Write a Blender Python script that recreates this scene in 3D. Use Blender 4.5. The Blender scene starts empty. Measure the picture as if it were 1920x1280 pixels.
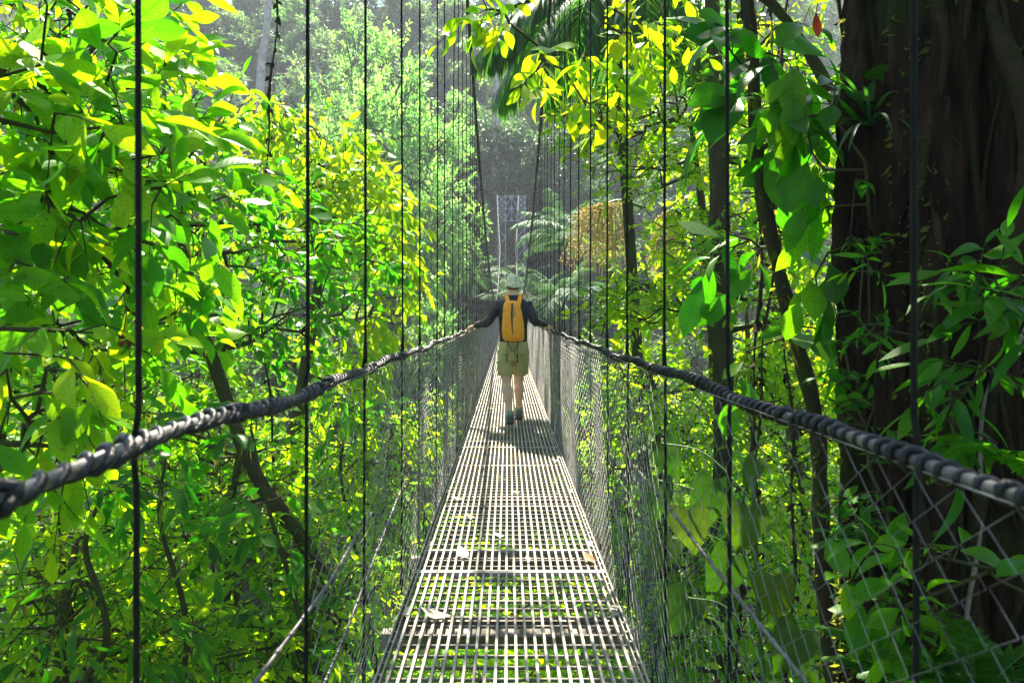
import bpy, math, random
import numpy as np
from mathutils import Vector, Matrix
rad = math.radians
sc = bpy.context.scene
col = sc.collection

# ------------------------------------------------------------------ camera, world, sun
CZ = 1.20; CX = -0.012
FPX = 1280.0
cam_d = bpy.data.cameras.new('camera'); cam = bpy.data.objects.new('camera', cam_d); col.objects.link(cam)
cam.location = (CX, 0, CZ); cam.rotation_euler = (rad(90), 0, 0)
cam_d.sensor_width = 36; cam_d.lens = 24
cam_d.shift_x = 8/1920; cam_d.shift_y = -50/1920
cam_d.clip_start = 0.05; cam_d.clip_end = 600
cam_d.dof.use_dof = True; cam_d.dof.focus_distance = 7.0; cam_d.dof.aperture_fstop = 6.3
sc.camera = cam

SUN_EL = 59; SUN_AZ = -6            # azimuth from +Y (straight ahead), minus = to the left
w = bpy.data.worlds.new('World'); sc.world = w; w.use_nodes = True
nt = w.node_tree; bg = nt.nodes['Background']
sky = nt.nodes.new('ShaderNodeTexSky'); sky.sky_type = 'NISHITA'; sky.sun_disc = False
sky.sun_elevation = rad(SUN_EL); sky.sun_rotation = rad(SUN_AZ)
nt.links.new(sky.outputs[0], bg.inputs[0]); bg.inputs[1].default_value = 0.085
ld = bpy.data.lights.new('sun', 'SUN'); ld.energy = 5.0; ld.angle = rad(0.53); ld.color = (1, .93, .76)
sun = bpy.data.objects.new('sun', ld); col.objects.link(sun)
sd = Vector((math.sin(rad(SUN_AZ))*math.cos(rad(SUN_EL)), math.cos(rad(SUN_AZ))*math.cos(rad(SUN_EL)), math.sin(rad(SUN_EL))))
sun.rotation_euler = sd.to_track_quat('Z', 'Y').to_euler(); sun.location = (-20, 20, 60)
vs = sc.view_settings
vs.view_transform = 'Standard'; vs.look = 'None'; vs.gamma = 1; vs.use_curve_mapping = False
vs.exposure = 2.3
sc.render.engine = 'CYCLES'
cy = sc.cycles
cy.max_bounces = 7; cy.diffuse_bounces = 3; cy.glossy_bounces = 2; cy.transmission_bounces = 5; cy.volume_bounces = 0
cy.transparent_max_bounces = 4; cy.caustics_reflective = False; cy.caustics_refractive = False
cy.sample_clamp_indirect = 4

def P(px, py, d):
    """a place seen at pixel (px,py) of the 1920x1280 photograph, d metres ahead"""
    return np.array((CX+(px-952)/FPX*d, d, CZ+(590-py)/FPX*d))

# ------------------------------------------------------------------ object helpers
def link(o, parent=None):
    col.objects.link(o)
    if parent: o.parent = parent
    return o
def tag(o, label=None, cat=None, group=None, kind=None):
    if label: o['label'] = label
    if cat: o['category'] = cat
    if group: o['group'] = group
    if kind: o['kind'] = kind
    return o
def thing(name, label, cat, loc=(0, 0, 0), group=None, rz=0):
    o = bpy.data.objects.new(name, None); o.location = loc; o.rotation_euler = (0, 0, rz); o.empty_display_size = .2
    link(o); return tag(o, label, cat, group)
def copy_tree(o, parent=None):
    c = o.copy(); col.objects.link(c); c.parent = parent
    for ch in list(o.children): copy_tree(ch, c)
    return c

class MB:
    """collects quads; build() links them as one mesh object"""
    def __init__(s): s.V=[]; s.F=[]; s.U=[]; s.R=[]; s.n=0
    def add(s, V, F, uv=None, rnd=None):
        V = np.asarray(V, float).reshape(-1, 3); F = np.asarray(F, int).reshape(-1, 4)
        s.V.append(V); s.F.append(F+s.n); s.n += len(V)
        s.U.append(np.zeros((len(V), 2)) if uv is None else np.asarray(uv, float))
        s.R.append(np.full(len(V), .5) if rnd is None else np.broadcast_to(np.asarray(rnd, float), (len(V),)))
        return s
    def mesh(s, name, mat, smooth=True, off=(0, 0, 0)):
        V = np.concatenate(s.V)-np.asarray(off, float); F = np.concatenate(s.F); U = np.concatenate(s.U); R = np.concatenate(s.R)
        me = bpy.data.meshes.new(name)
        me.vertices.add(len(V)); me.vertices.foreach_set('co', V.astype(np.float32).ravel())
        me.loops.add(F.size); me.loops.foreach_set('vertex_index', F.ravel().astype(np.int32))
        me.polygons.add(len(F)); me.polygons.foreach_set('loop_start', np.arange(0, F.size, 4, dtype=np.int32))
        me.polygons.foreach_set('use_smooth', np.full(len(F), smooth))
        uvl = me.uv_layers.new(name='UVMap'); uvl.data.foreach_set('uv', U[F.ravel()].astype(np.float32).ravel())
        at = me.attributes.new('rnd', 'FLOAT', 'POINT'); at.data.foreach_set('value', R.astype(np.float32))
        me.update(calc_edges=True)
        if mat: me.materials.append(mat)
        return me
    def build(s, name, mat, parent=None, smooth=True, off=(0, 0, 0)):
        if not s.V: return None
        return link(bpy.data.objects.new(name, s.mesh(name, mat, smooth, off)), parent)

BOXF = np.array([[0,1,3,2],[4,6,7,5],[0,4,5,1],[2,3,7,6],[0,2,6,4],[1,5,7,3]])
def box(mb, c, s, R=None, rnd=.5):
    c = np.asarray(c, float); h = np.asarray(s, float)/2
    v = np.array([[i, j, k] for i in (-1, 1) for j in (-1, 1) for k in (-1, 1)])*h
    if R is not None: v = v@np.asarray(R).T
    mb.add(v+c, BOXF, rnd=rnd)
def bar(mb, a, b, w, h, up=(0, 0, 1)):
    a = np.asarray(a, float); b = np.asarray(b, float); d = b-a; L = np.linalg.norm(d); d /= L
    x = np.cross(d, up); x /= np.linalg.norm(x); z = np.cross(x, d)
    box(mb, (a+b)/2, (w, L, h), np.stack([x, d, z], 1))
def norm(v): return v/np.maximum(np.linalg.norm(v, axis=-1, keepdims=True), 1e-9)
def tube(mb, pts, r, n=8, uvs=1., cap=True, rnd=.5, ell=None):
    """smooth tube along pts; r scalar or per point"""
    pts = np.asarray(pts, float); m = len(pts); r = np.broadcast_to(np.asarray(r, float), (m,)).copy()
    if cap:
        pts = np.concatenate([pts[:1], pts, pts[-1:]]); r = np.concatenate([[r[0]*.05], r, [r[-1]*.05]]); m += 2
    t = np.gradient(pts, axis=0); t = norm(t)
    if cap: t[0] = t[1]; t[-1] = t[-2]
    x = np.cross(t[0], (0, 0, 1.));
    if np.linalg.norm(x) < .1: x = np.cross(t[0], (1., 0, 0))
    X = [x/np.linalg.norm(x)]
    for i in range(1, m):
        v = X[-1]-t[i]*np.dot(X[-1], t[i]); X.append(v/max(np.linalg.norm(v), 1e-9))
    X = np.array(X); Y = np.cross(t, X)
    a = np.linspace(0, 2*math.pi, n, endpoint=False)
    ring = X[:, None]*np.cos(a)[None, :, None]+Y[:, None]*np.sin(a)[None, :, None]
    V = pts[:, None]+ring*r[:, None, None]
    i = np.arange(m-1)[:, None]*n; j = np.arange(n)[None]; k = (j+1) % n
    F = np.stack([i+j, i+k, i+n+k, i+n+j], -1).reshape(-1, 4)
    L = np.concatenate([[0], np.cumsum(np.linalg.norm(np.diff(pts, axis=0), axis=1))])
    uv = np.stack([np.broadcast_to(a/(2*math.pi), (m, n)), np.broadcast_to(L[:, None]*uvs, (m, n))], -1).reshape(-1, 2)
    mb.add(V.reshape(-1, 3), F, uv, rnd)
def segs(mb, A, B, ra, rb, n=4, rnd=.5):
    """many straight tapered tubes at once"""
    A = np.asarray(A, float); B = np.asarray(B, float); N = len(A)
    if N == 0: return
    ra = np.broadcast_to(np.asarray(ra, float), (N,)); rb = np.broadcast_to(np.asarray(rb, float), (N,))
    d = norm(B-A); ref = np.where(np.abs(d[:, 2:3]) > .8, np.array([[1., 0, 0]]), np.array([[0, 0, 1.]]))
    x = norm(np.cross(d, ref)); y = np.cross(d, x)
    a = np.linspace(0, 2*math.pi, n, endpoint=False)
    c = x[:, None]*np.cos(a)[None, :, None]+y[:, None]*np.sin(a)[None, :, None]
    V = np.concatenate([A[:, None]+c*ra[:, None, None], B[:, None]+c*rb[:, None, None]], 1)
    j = np.arange(n); k = (j+1) % n
    f = np.stack([j, k, k+n, j+n], 1)
    F = (f[None]+(np.arange(N)*2*n)[:, None, None]).reshape(-1, 4)
    U = np.zeros((N, 2*n, 2)); U[:, :n, 0] = a/(2*math.pi); U[:, n:, 0] = a/(2*math.pi)
    U[:, n:, 1] = np.linalg.norm(B-A, axis=1)[:, None]
    mb.add(V.reshape(-1, 3), F, U.reshape(-1, 2), np.repeat(np.broadcast_to(rnd, (N,)), 2*n) if np.ndim(rnd) else rnd)
def bez(pts, n=12):
    """Catmull-Rom through pts"""
    p = np.asarray(pts, float); p = np.concatenate([[2*p[0]-p[1]], p, [2*p[-1]-p[-2]]]); out = []
    for i in range(1, len(p)-2):
        t = np.linspace(0, 1, n, endpoint=False)[:, None]
        out.append(.5*((2*p[i])+(-p[i-1]+p[i+1])*t+(2*p[i-1]-5*p[i]+4*p[i+1]-p[i+2])*t*t+(-p[i-1]+3*p[i]-3*p[i+1]+p[i+2])*t**3))
    return np.concatenate(out+[p[-2:-1]])

# ------------------------------------------------------------------ materials
def mat_new(name):
    m = bpy.data.materials.new(name); m.use_nodes = True
    n = m.node_tree; n.nodes.clear(); return m, n, n.nodes, n.links
def N(nodes, t, **k):
    x = nodes.new(t)
    for a, b in k.items(): setattr(x, a, b)
    return x
def ramp(nodes, stops):
    r = nodes.new('ShaderNodeValToRGB'); e = r.color_ramp.elements
    while len(e) < len(stops): e.new(.5)
    for i, (p, c) in enumerate(stops): e[i].position = p; e[i].color = (*c, 1)
    return r
def leaf_mat(name, cols, trans, mixf=.5, veins=0, rough=.36, vein_n=9, spec=.16):
    m, n, nodes, L = mat_new(name)
    at = N(nodes, 'ShaderNodeAttribute', attribute_name='rnd')
    k = len(cols)
    rp = ramp(nodes, [(i/(k-1), c) for i, c in enumerate(cols)]); L.new(at.outputs['Fac'], rp.inputs[0])
    rt = ramp(nodes, [(i/(len(trans)-1), c) for i, c in enumerate(trans)]); L.new(at.outputs['Fac'], rt.inputs[0])
    pr = N(nodes, 'ShaderNodeBsdfPrincipled'); pr.inputs['Roughness'].default_value = rough
    pr.inputs['Specular IOR Level'].default_value = spec
    tr = N(nodes, 'ShaderNodeBsdfTranslucent'); mx = N(nodes, 'ShaderNodeMixShader'); mx.inputs[0].default_value = mixf
    cb, ct = rp.outputs[0], rt.outputs[0]
    if veins:
        uv = N(nodes, 'ShaderNodeUVMap'); sp = N(nodes, 'ShaderNodeSeparateXYZ'); L.new(uv.outputs[0], sp.inputs[0])
        def M(op, a, b=None, c=None):
            q = N(nodes, 'ShaderNodeMath', operation=op)
            for i, v in enumerate((a, b, c)):
                if v is None: continue
                if hasattr(v, 'links'): L.new(v, q.inputs[i])
                else: q.inputs[i].default_value = v
            return q.outputs[0]
        au = M('ABSOLUTE', M('SUBTRACT', sp.outputs[0], .5))           # 0 at the midrib, .5 at the edge
        side = M('FRACT', M('MULTIPLY', M('SUBTRACT', sp.outputs[1], M('MULTIPLY', au, .42)), vein_n))
        sv = M('SMOOTH_MIN', M('ABSOLUTE', M('SUBTRACT', side, .5)), .5, .01)
        v1 = M('LESS_THAN', au, .022); v2 = M('LESS_THAN', sv, .085)
        v = M('MULTIPLY', M('MAXIMUM', v1, M('MULTIPLY', v2, .7)), veins)
        nz = N(nodes, 'ShaderNodeTexNoise'); nz.inputs['Scale'].default_value = 11; nz.inputs['Detail'].default_value = 4
        tco = N(nodes, 'ShaderNodeTexCoord'); L.new(tco.outputs['Object'], nz.inputs[0])
        ns = N(nodes, 'ShaderNodeTexNoise'); ns.inputs['Scale'].default_value = 48; ns.inputs['Detail'].default_value = 2; L.new(tco.outputs['Object'], ns.inputs[0])
        spot = M('MULTIPLY', M('GREATER_THAN', ns.outputs[0], .69), .75)
        blot = M('MULTIPLY_ADD', nz.outputs[0], .9, .52)
        def shade(c, k):
            mxx = N(nodes, 'ShaderNodeMix', data_type='RGBA', blend_type='MULTIPLY'); mxx.inputs[0].default_value = 1
            L.new(c, mxx.inputs[6]); L.new(blot, mxx.inputs[7])
            m2 = N(nodes, 'ShaderNodeMix', data_type='RGBA', blend_type='MULTIPLY'); L.new(v, m2.inputs[0])
            L.new(mxx.outputs[2], m2.inputs[6]); m2.inputs[7].default_value = k
            m3 = N(nodes, 'ShaderNodeMix', data_type='RGBA'); L.new(spot, m3.inputs[0]); L.new(m2.outputs[2], m3.inputs[6]); m3.inputs[7].default_value = (.20, .12, .03, 1)
            return m3.outputs[2]
        cb = shade(cb, (1.8, 1.5, 2.2, 1)); ct = shade(ct, (.42, .55, .4, 1))
        bp = N(nodes, 'ShaderNodeBump'); bp.inputs['Strength'].default_value = .22; bp.inputs['Distance'].default_value = .003
        L.new(M('MULTIPLY', sv, 1.0), bp.inputs['Height']); L.new(bp.outputs[0], pr.inputs['Normal'])
    L.new(cb, pr.inputs['Base Color']); L.new(ct, tr.inputs['Color'])
    L.new(pr.outputs[0], mx.inputs[1]); L.new(tr.outputs[0], mx.inputs[2])
    o = N(nodes, 'ShaderNodeOutputMaterial'); L.new(mx.outputs[0], o.inputs[0])
    return m
def solid(name, c1, c2=None, rough=.6, metal=0, scale=20, bump=0, bscale=None, coord='Object', detail=4, stretch=(1, 1, 1), spec=.5, pos=(.35, .65)):
    m, n, nodes, L = mat_new(name)
    pr = N(nodes, 'ShaderNodeBsdfPrincipled'); pr.inputs['Roughness'].default_value = rough; pr.inputs['Metallic'].default_value = metal
    pr.inputs['Specular IOR Level'].default_value = spec
    tc = N(nodes, 'ShaderNodeTexCoord'); mp = N(nodes, 'ShaderNodeMapping'); mp.inputs['Scale'].default_value = stretch
    L.new(tc.outputs[coord], mp.inputs[0])
    nz = N(nodes, 'ShaderNodeTexNoise'); nz.inputs['Scale'].default_value = scale; nz.inputs['Detail'].default_value = detail
    L.new(mp.outputs[0], nz.inputs[0])
    rp = ramp(nodes, [(pos[0], c1), (pos[1], c2 or c1)]); L.new(nz.outputs[0], rp.inputs[0]); L.new(rp.outputs[0], pr.inputs['Base Color'])
    if bump:
        bp = N(nodes, 'ShaderNodeBump'); bp.inputs['Strength'].default_value = 1; bp.inputs['Distance'].default_value = bump
        if bscale:
            n2 = N(nodes, 'ShaderNodeTexNoise'); n2.inputs['Scale'].default_value = bscale; n2.inputs['Detail'].default_value = 6
            L.new(mp.outputs[0], n2.inputs[0]); L.new(n2.outputs[0], bp.inputs['Height'])
        else: L.new(nz.outputs[0], bp.inputs['Height'])
        L.new(bp.outputs[0], pr.inputs['Normal'])
    o = N(nodes, 'ShaderNodeOutputMaterial'); L.new(pr.outputs[0], o.inputs[0])
    return m

M = {}
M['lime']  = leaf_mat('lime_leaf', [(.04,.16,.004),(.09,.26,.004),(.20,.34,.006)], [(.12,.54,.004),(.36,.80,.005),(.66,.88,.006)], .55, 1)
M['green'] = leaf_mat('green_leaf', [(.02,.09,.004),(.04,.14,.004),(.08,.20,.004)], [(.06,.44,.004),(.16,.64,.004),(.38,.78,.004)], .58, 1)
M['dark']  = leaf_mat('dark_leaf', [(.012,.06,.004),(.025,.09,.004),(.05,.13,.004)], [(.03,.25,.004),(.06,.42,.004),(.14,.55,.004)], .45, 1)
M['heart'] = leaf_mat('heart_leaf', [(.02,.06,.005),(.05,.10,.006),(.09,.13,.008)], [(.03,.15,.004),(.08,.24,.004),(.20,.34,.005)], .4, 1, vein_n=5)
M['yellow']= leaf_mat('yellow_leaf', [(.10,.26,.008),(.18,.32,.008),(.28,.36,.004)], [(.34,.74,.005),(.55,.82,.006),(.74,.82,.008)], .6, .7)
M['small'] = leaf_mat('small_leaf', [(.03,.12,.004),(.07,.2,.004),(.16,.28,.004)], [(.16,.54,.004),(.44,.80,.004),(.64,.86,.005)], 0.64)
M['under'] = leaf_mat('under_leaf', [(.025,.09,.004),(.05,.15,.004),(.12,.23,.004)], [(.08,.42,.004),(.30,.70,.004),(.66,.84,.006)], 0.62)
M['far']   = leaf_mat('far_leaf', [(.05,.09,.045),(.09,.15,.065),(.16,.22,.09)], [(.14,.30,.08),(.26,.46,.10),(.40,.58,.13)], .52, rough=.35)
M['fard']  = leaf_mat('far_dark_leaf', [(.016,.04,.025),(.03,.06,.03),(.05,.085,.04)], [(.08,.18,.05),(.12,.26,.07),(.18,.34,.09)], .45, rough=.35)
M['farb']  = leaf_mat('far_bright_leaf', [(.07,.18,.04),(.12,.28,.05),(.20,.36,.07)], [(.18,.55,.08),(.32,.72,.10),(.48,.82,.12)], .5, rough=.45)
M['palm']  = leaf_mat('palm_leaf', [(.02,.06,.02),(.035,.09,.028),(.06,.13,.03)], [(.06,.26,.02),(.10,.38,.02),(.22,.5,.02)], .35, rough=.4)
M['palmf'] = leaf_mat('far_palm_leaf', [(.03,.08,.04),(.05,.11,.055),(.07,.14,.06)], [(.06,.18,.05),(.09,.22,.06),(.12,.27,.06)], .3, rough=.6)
M['red']   = leaf_mat('red_leaf', [(.14,.02,.01),(.2,.04,.015)], [(.3,.03,.01),(.4,.06,.02)], .35)
M['dry']   = leaf_mat('dry_leaf', [(.55,.5,.38),(.42,.32,.2),(.24,.12,.05)], [(.5,.45,.3),(.4,.25,.12),(.3,.12,.04)], .25, .5, rough=.5)
M['moss']  = leaf_mat('moss_tuft', [(.04,.06,.012),(.08,.10,.015),(.12,.13,.02)], [(.20,.26,.02),(.34,.38,.03),(.5,.5,.04)], .4, rough=.9)
M['bloom'] = leaf_mat('palm_bloom', [(.42,.32,.12),(.55,.45,.18),(.62,.55,.26)], [(.42,.32,.10),(.55,.44,.14),(.64,.52,.2)], .4, rough=.6)
M['bark']  = solid('mossy_bark', (.045,.032,.02), (.05,.065,.018), .95, 0, 7, .012, 40, stretch=(1, 1, .5), spec=.1)
M['barkd'] = solid('dark_bark', (.006,.003,.002), (.040,.022,.012), .95, 0, 7, .09, 30, stretch=(1, 1, .22), detail=8, spec=.1)
M['barkp'] = solid('pale_bark', (.42,.36,.33), (.24,.2,.19), .9, 0, 3, .01, 20)
M['barkd'] = None
def mossy_bark_mat():
    m, n, nodes, L = mat_new('great_trunk_bark'); pr = N(nodes, 'ShaderNodeBsdfPrincipled'); pr.inputs['Roughness'].default_value = .95; pr.inputs['Specular IOR Level'].default_value = .1
    tc = N(nodes, 'ShaderNodeTexCoord'); mp = N(nodes, 'ShaderNodeMapping'); mp.inputs['Scale'].default_value = (1, 1, .25); L.new(tc.outputs['Object'], mp.inputs[0])
    n1 = N(nodes, 'ShaderNodeTexNoise'); n1.inputs['Scale'].default_value = 9; n1.inputs['Detail'].default_value = 8; L.new(mp.outputs[0], n1.inputs[0])
    n2 = N(nodes, 'ShaderNodeTexNoise'); n2.inputs['Scale'].default_value = 1.6; n2.inputs['Detail'].default_value = 6; L.new(tc.outputs['Object'], n2.inputs[0])
    vo = N(nodes, 'ShaderNodeTexVoronoi', feature='DISTANCE_TO_EDGE'); vo.inputs['Scale'].default_value = 16; L.new(mp.outputs[0], vo.inputs[0])
    r1 = ramp(nodes, [(.3, (.005, .003, .002)), (.55, (.026, .014, .008)), (.8, (.06, .036, .022))]); L.new(n1.outputs[0], r1.inputs[0])
    r2 = ramp(nodes, [(.52, (0, 0, 0)), (.66, (1, 1, 1))]); L.new(n2.outputs[0], r2.inputs[0])
    mx = N(nodes, 'ShaderNodeMix', data_type='RGBA'); L.new(r2.outputs[0], mx.inputs[0]); L.new(r1.outputs[0], mx.inputs[6]); mx.inputs[7].default_value = (.022, .030, .006, 1)
    L.new(mx.outputs[2], pr.inputs['Base Color'])
    ad = N(nodes, 'ShaderNodeMath', operation='MULTIPLY_ADD'); L.new(vo.outputs['Distance'], ad.inputs[0]); ad.inputs[1].default_value = 1.5; L.new(n1.outputs[0], ad.inputs[2])
    bp = N(nodes, 'ShaderNodeBump'); bp.inputs['Distance'].default_value = .03; L.new(ad.outputs[0], bp.inputs['Height']); L.new(bp.outputs[0], pr.inputs['Normal'])
    L.new(pr.outputs[0], N(nodes, 'ShaderNodeOutputMaterial').inputs[0]); return m
M['barkd'] = mossy_bark_mat()
M['vine']  = solid('vine_bark', (.045,.027,.016), (.022,.024,.008), .95, 0, 12, .012, 70, spec=.1)
M['twig']  = solid('twig_bark', (.06,.04,.022), (.05,.07,.02), .9, 0, 14, spec=.1)
M['stalk'] = solid('green_stalk', (.08,.16,.03), (.05,.1,.02), .6, 0, 14)
M['soil']  = solid('forest_floor', (.03,.035,.012), (.02,.06,.012), 1, 0, 1.2, .05, 6, spec=.1)
M['wire']  = solid('galvanised_wire', (.28,.27,.26), (.07,.06,.05), .5, .15, 12)
M['steel'] = solid('grating_steel', (.44,.405,.35), (.24,.205,.17), .5, .2, 9, .0006, 60)
M['rods']  = solid('weathered_rod', (.14,.115,.09), (.25,.215,.18), .6, .2, 14)
M['rope']  = solid('black_wrapping', (.004,.004,.0045), (.018,.017,.018), .42, 0, 55, .002, 160, spec=.35)
M['core']  = solid('pale_cable', (.20,.185,.18), (.06,.055,.05), .5, .2, 22, .001, 90)
M['susp']  = solid('dark_suspender', (.007,.007,.007), (.02,.018,.015), .8, 0, 30, .001, 90, spec=.12)
M['cable'] = solid('mossy_main_cable', (.06,.055,.04), (.035,.03,.022), .7, .2, 14)
M['tower'] = solid('grey_lattice', (.30,.29,.35), (.22,.21,.26), .55, .3, 3)
M['plate'] = solid('clip_plate', (.7,.68,.62), (.5,.46,.4), .4, .3, 9)

# ------------------------------------------------------------------ leaf meshes
def leaf_template(n=5, wid=.42, pw=1.0, fold=.10, bend=.18, tip=.12):
    t = np.linspace(0, 1, n+1)
    wdt = np.sin(math.pi*np.clip(t, 0, 1)**pw)**.85*wid/2
    wdt = wdt*(1-np.clip((t-.75)/.25, 0, 1)*tip*2)
    wdt[0] = .012; wdt[-1] = .004
    V = []; U = []
    for ti, wi in zip(t, wdt):
        for sx in (-1, 0, 1):
            V.append((sx*wi, ti-.02*abs(sx), abs(sx)*fold*wi*2-bend*ti**2*.9)); U.append((.5+sx*.5*max(wi/(wid/2), .15), ti))
    F = []
    for i in range(n):
        a = i*3
        F += [(a, a+1, a+4, a+3), (a+1, a+2, a+5, a+4)]
    return np.array(V), np.array(F), np.array(U)
T_BIG = leaf_template(7, .46, 1.18, .12, .22)
T_MED = leaf_template(4, .44, 1.05, .14, .2)
T_LONG = leaf_template(6, .26, .9, .12, .35)
T_SM = (np.array([(0, 0, 0), (-.26, .45, .06), (0, 1, -.1), (.26, .45, .06)]), np.array([(0, 3, 2, 1)]), np.array([(.5, 0), (0, .45), (.5, 1), (1, .45)]))
T_MOSS = (np.array([(0, 0, 0), (-.07, .35, .03), (0, 1, -.05), (.07, .35, .03)]), np.array([(0, 3, 2, 1)]), np.array([(.5, 0), (0, .45), (.5, 1), (1, .45)]))
T_SM2 = (np.array([(0, 0, 0), (-.24, .3, .05), (-.2, .68, .0), (0, 1, -.14), (.2, .68, .0), (.24, .3, .05)]), np.array([(0, 5, 4, 1), (1, 4, 3, 2)]), np.zeros((6, 2)))
T_SM2 = (T_SM2[0], np.array([(0, 5, 2, 1), (5, 4, 3, 2)]), T_SM2[2])
def heart_template(n=8, wid=.8):
    t = np.linspace(0, 1, n+1); wdt = np.array([.30, .42, .45, .42, .36, .28, .19, .09, .004])*wid/.9
    V = []; U = []
    for i, (ti, wi) in enumerate(zip(t, wdt)):
        back = -.18*(1-min(1, ti*3))
        for sx in (-1, -.5, 0, .5, 1):
            V.append((sx*wi, ti+back*abs(sx), .10*wi*abs(sx)-.25*ti**2+.02*math.sin(ti*14)*abs(sx))); U.append((.5+sx*.5, ti))
    F = []
    for i in range(n):
        for j in range(4):
            a = i*5+j; F.append((a, a+1, a+6, a+5))
    return np.array(V), np.array(F), np.array(U)
T_HEART = heart_template()

def put_leaves(mb, Pp, D, Nn, S, T, rnd, rng, curl=.9):
    tv, tf, tu = T; n = len(Pp)
    if n == 0: return
    D = norm(D); X = norm(np.cross(D, Nn)); Z = np.cross(X, D)
    S = np.broadcast_to(S, (n,)); c = 1+curl*rng.normal(size=n); wf = rng.uniform(.72, 1.25, n) if curl else np.ones(n)
    V = Pp[:, None]+S[:, None, None]*(X[:, None]*(tv[None, :, :1]*wf[:, None, None])+D[:, None]*tv[None, :, 1:2]+Z[:, None]*(tv[None, :, 2:]*c[:, None, None]))
    F = (tf[None]+(np.arange(n)*len(tv))[:, None, None]).reshape(-1, 4)
    mb.add(V.reshape(-1, 3), F, np.tile(tu, (n, 1)), np.repeat(rnd, len(tv)))

def twigs_leaves(fm, tm, tips, dirs, rng, per=7, tw=.35, size=.12, T=T_MED, droop=.25, spread=.9, upj=.45, rbase=.5, rvar=.25, twr=.0025, face=0., pet=.15):
    """a leafy twig on every tip: alternate leaves along a short curved stalk"""
    n = len(tips)
    if n == 0: return
    td = norm(dirs*.7+rng.normal(size=(n, 3))*.55+np.array([0, 0, -droop*.6]))
    Ls = tw*rng.uniform(.6, 1.3, n)
    end = tips+td*Ls[:, None]+np.array([0, 0, -droop])*(Ls**1)[:, None]*.4
    mid = tips+td*(Ls*.5)[:, None]
    if tm is not None:
        segs(tm, tips, mid, twr*1.6, twr*1.2, 3); segs(tm, mid, end, twr*1.2, twr*.6, 3)
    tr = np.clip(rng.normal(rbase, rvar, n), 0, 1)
    side = norm(np.cross(td, np.array([0, 0, 1.])+rng.normal(size=(n, 3))*.35))
    PP=[];DD=[];NN=[];SS=[];RR=[]
    for k in range(per):
        s = (k+.8)/per
        p = np.where(s < .5, tips+(mid-tips)*(s*2), mid+(end-mid)*(s*2-1))
        sg = 1 if k % 2 else -1
        last = (k == per-1)
        d = td*(1.3 if last else .55)+side*(0 if last else sg*spread)+np.array([0, 0, -droop*.8])+rng.normal(size=(n, 3))*.22
        d = norm(d); sz = size*rng.triangular(.35, .85, 1.4, n)*(1.0 if s > .2 else .7)
        up = np.array([0, -face, 1.])+rng.normal(size=(n, 3))*upj
        p = p+d*(sz*pet*.5)[:, None]
        PP.append(p); DD.append(d); NN.append(up); SS.append(sz); RR.append(np.clip(tr+rng.normal(0, .16, n), 0, 1))
    put_leaves(fm, np.concatenate(PP), np.concatenate(DD), np.concatenate(NN), np.concatenate(SS), T, np.concatenate(RR), rng)

def grow(tpts, att, rng, seg=.5, rtip=.004, kk=2.3, wob=.12, path=.35):
    """branches that reach every attractor from a trunk; returns nodes, parents, tip ids"""
    pos = [np.array(p, float) for p in tpts]; par = [i-1 for i in range(len(pos))]; pl = [0.]*len(pos)
    A = np.array(att, float); T0 = np.array(tpts, float)
    d0 = np.min(np.linalg.norm(A[:, None]-T0[None], axis=2), axis=1)
    tips = []
    Pn = np.zeros((20000, 3)); Pl = np.zeros(20000); c = len(pos); Pn[:c] = pos; Pl[:c] = 0
    for i in np.argsort(d0):
        a = A[i]; v = a-Pn[:c]; d = np.linalg.norm(v, axis=1)
        cost = d+path*Pl[:c]+np.where(v[:, 2] < 0, -.35*v[:, 2], 0)
        j = int(np.argmin(cost)); dist = d[j]; m = max(1, int(dist/seg)); prev = j; p0 = Pn[j].copy()
        for k in range(1, m+1):
            t = k/m; q = p0+(a-p0)*t
            if k < m: q = q+rng.normal(size=3)*wob*min(dist, 1.5)*.5+np.array([0, 0, .12*dist*math.sin(math.pi*t)])
            if c >= 19999: break
            Pn[c] = q; Pl[c] = Pl[prev]+dist/m; par.append(prev); prev = c; c += 1
        tips.append(prev)
    Pn = Pn[:c].copy(); par = np.array(par)
    r = np.zeros(c); ch = np.zeros(c); ch[tips] += rtip**kk
    for i in range(c-1, 0, -1):
        ch[i] = max(ch[i], rtip**kk); ch[par[i]] += ch[i]
    r = ch**(1/kk)
    return Pn, par, r, np.array(tips)

def ell_pts(rng, regions, n):
    """points inside ellipsoids (centre, radii, weight); denser towards the shell"""
    wt = np.array([r[2] for r in regions], float); wt /= wt.sum(); out = []
    for (c, rr, _), k in zip(regions, rng.multinomial(n, wt)):
        d = norm(rng.normal(size=(k, 3))); q = rng.uniform(0, 1, (k, 1))**(1/2.4)
        out.append(np.asarray(c, float)+d*q*np.asarray(rr, float))
    return np.concatenate(out)

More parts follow.
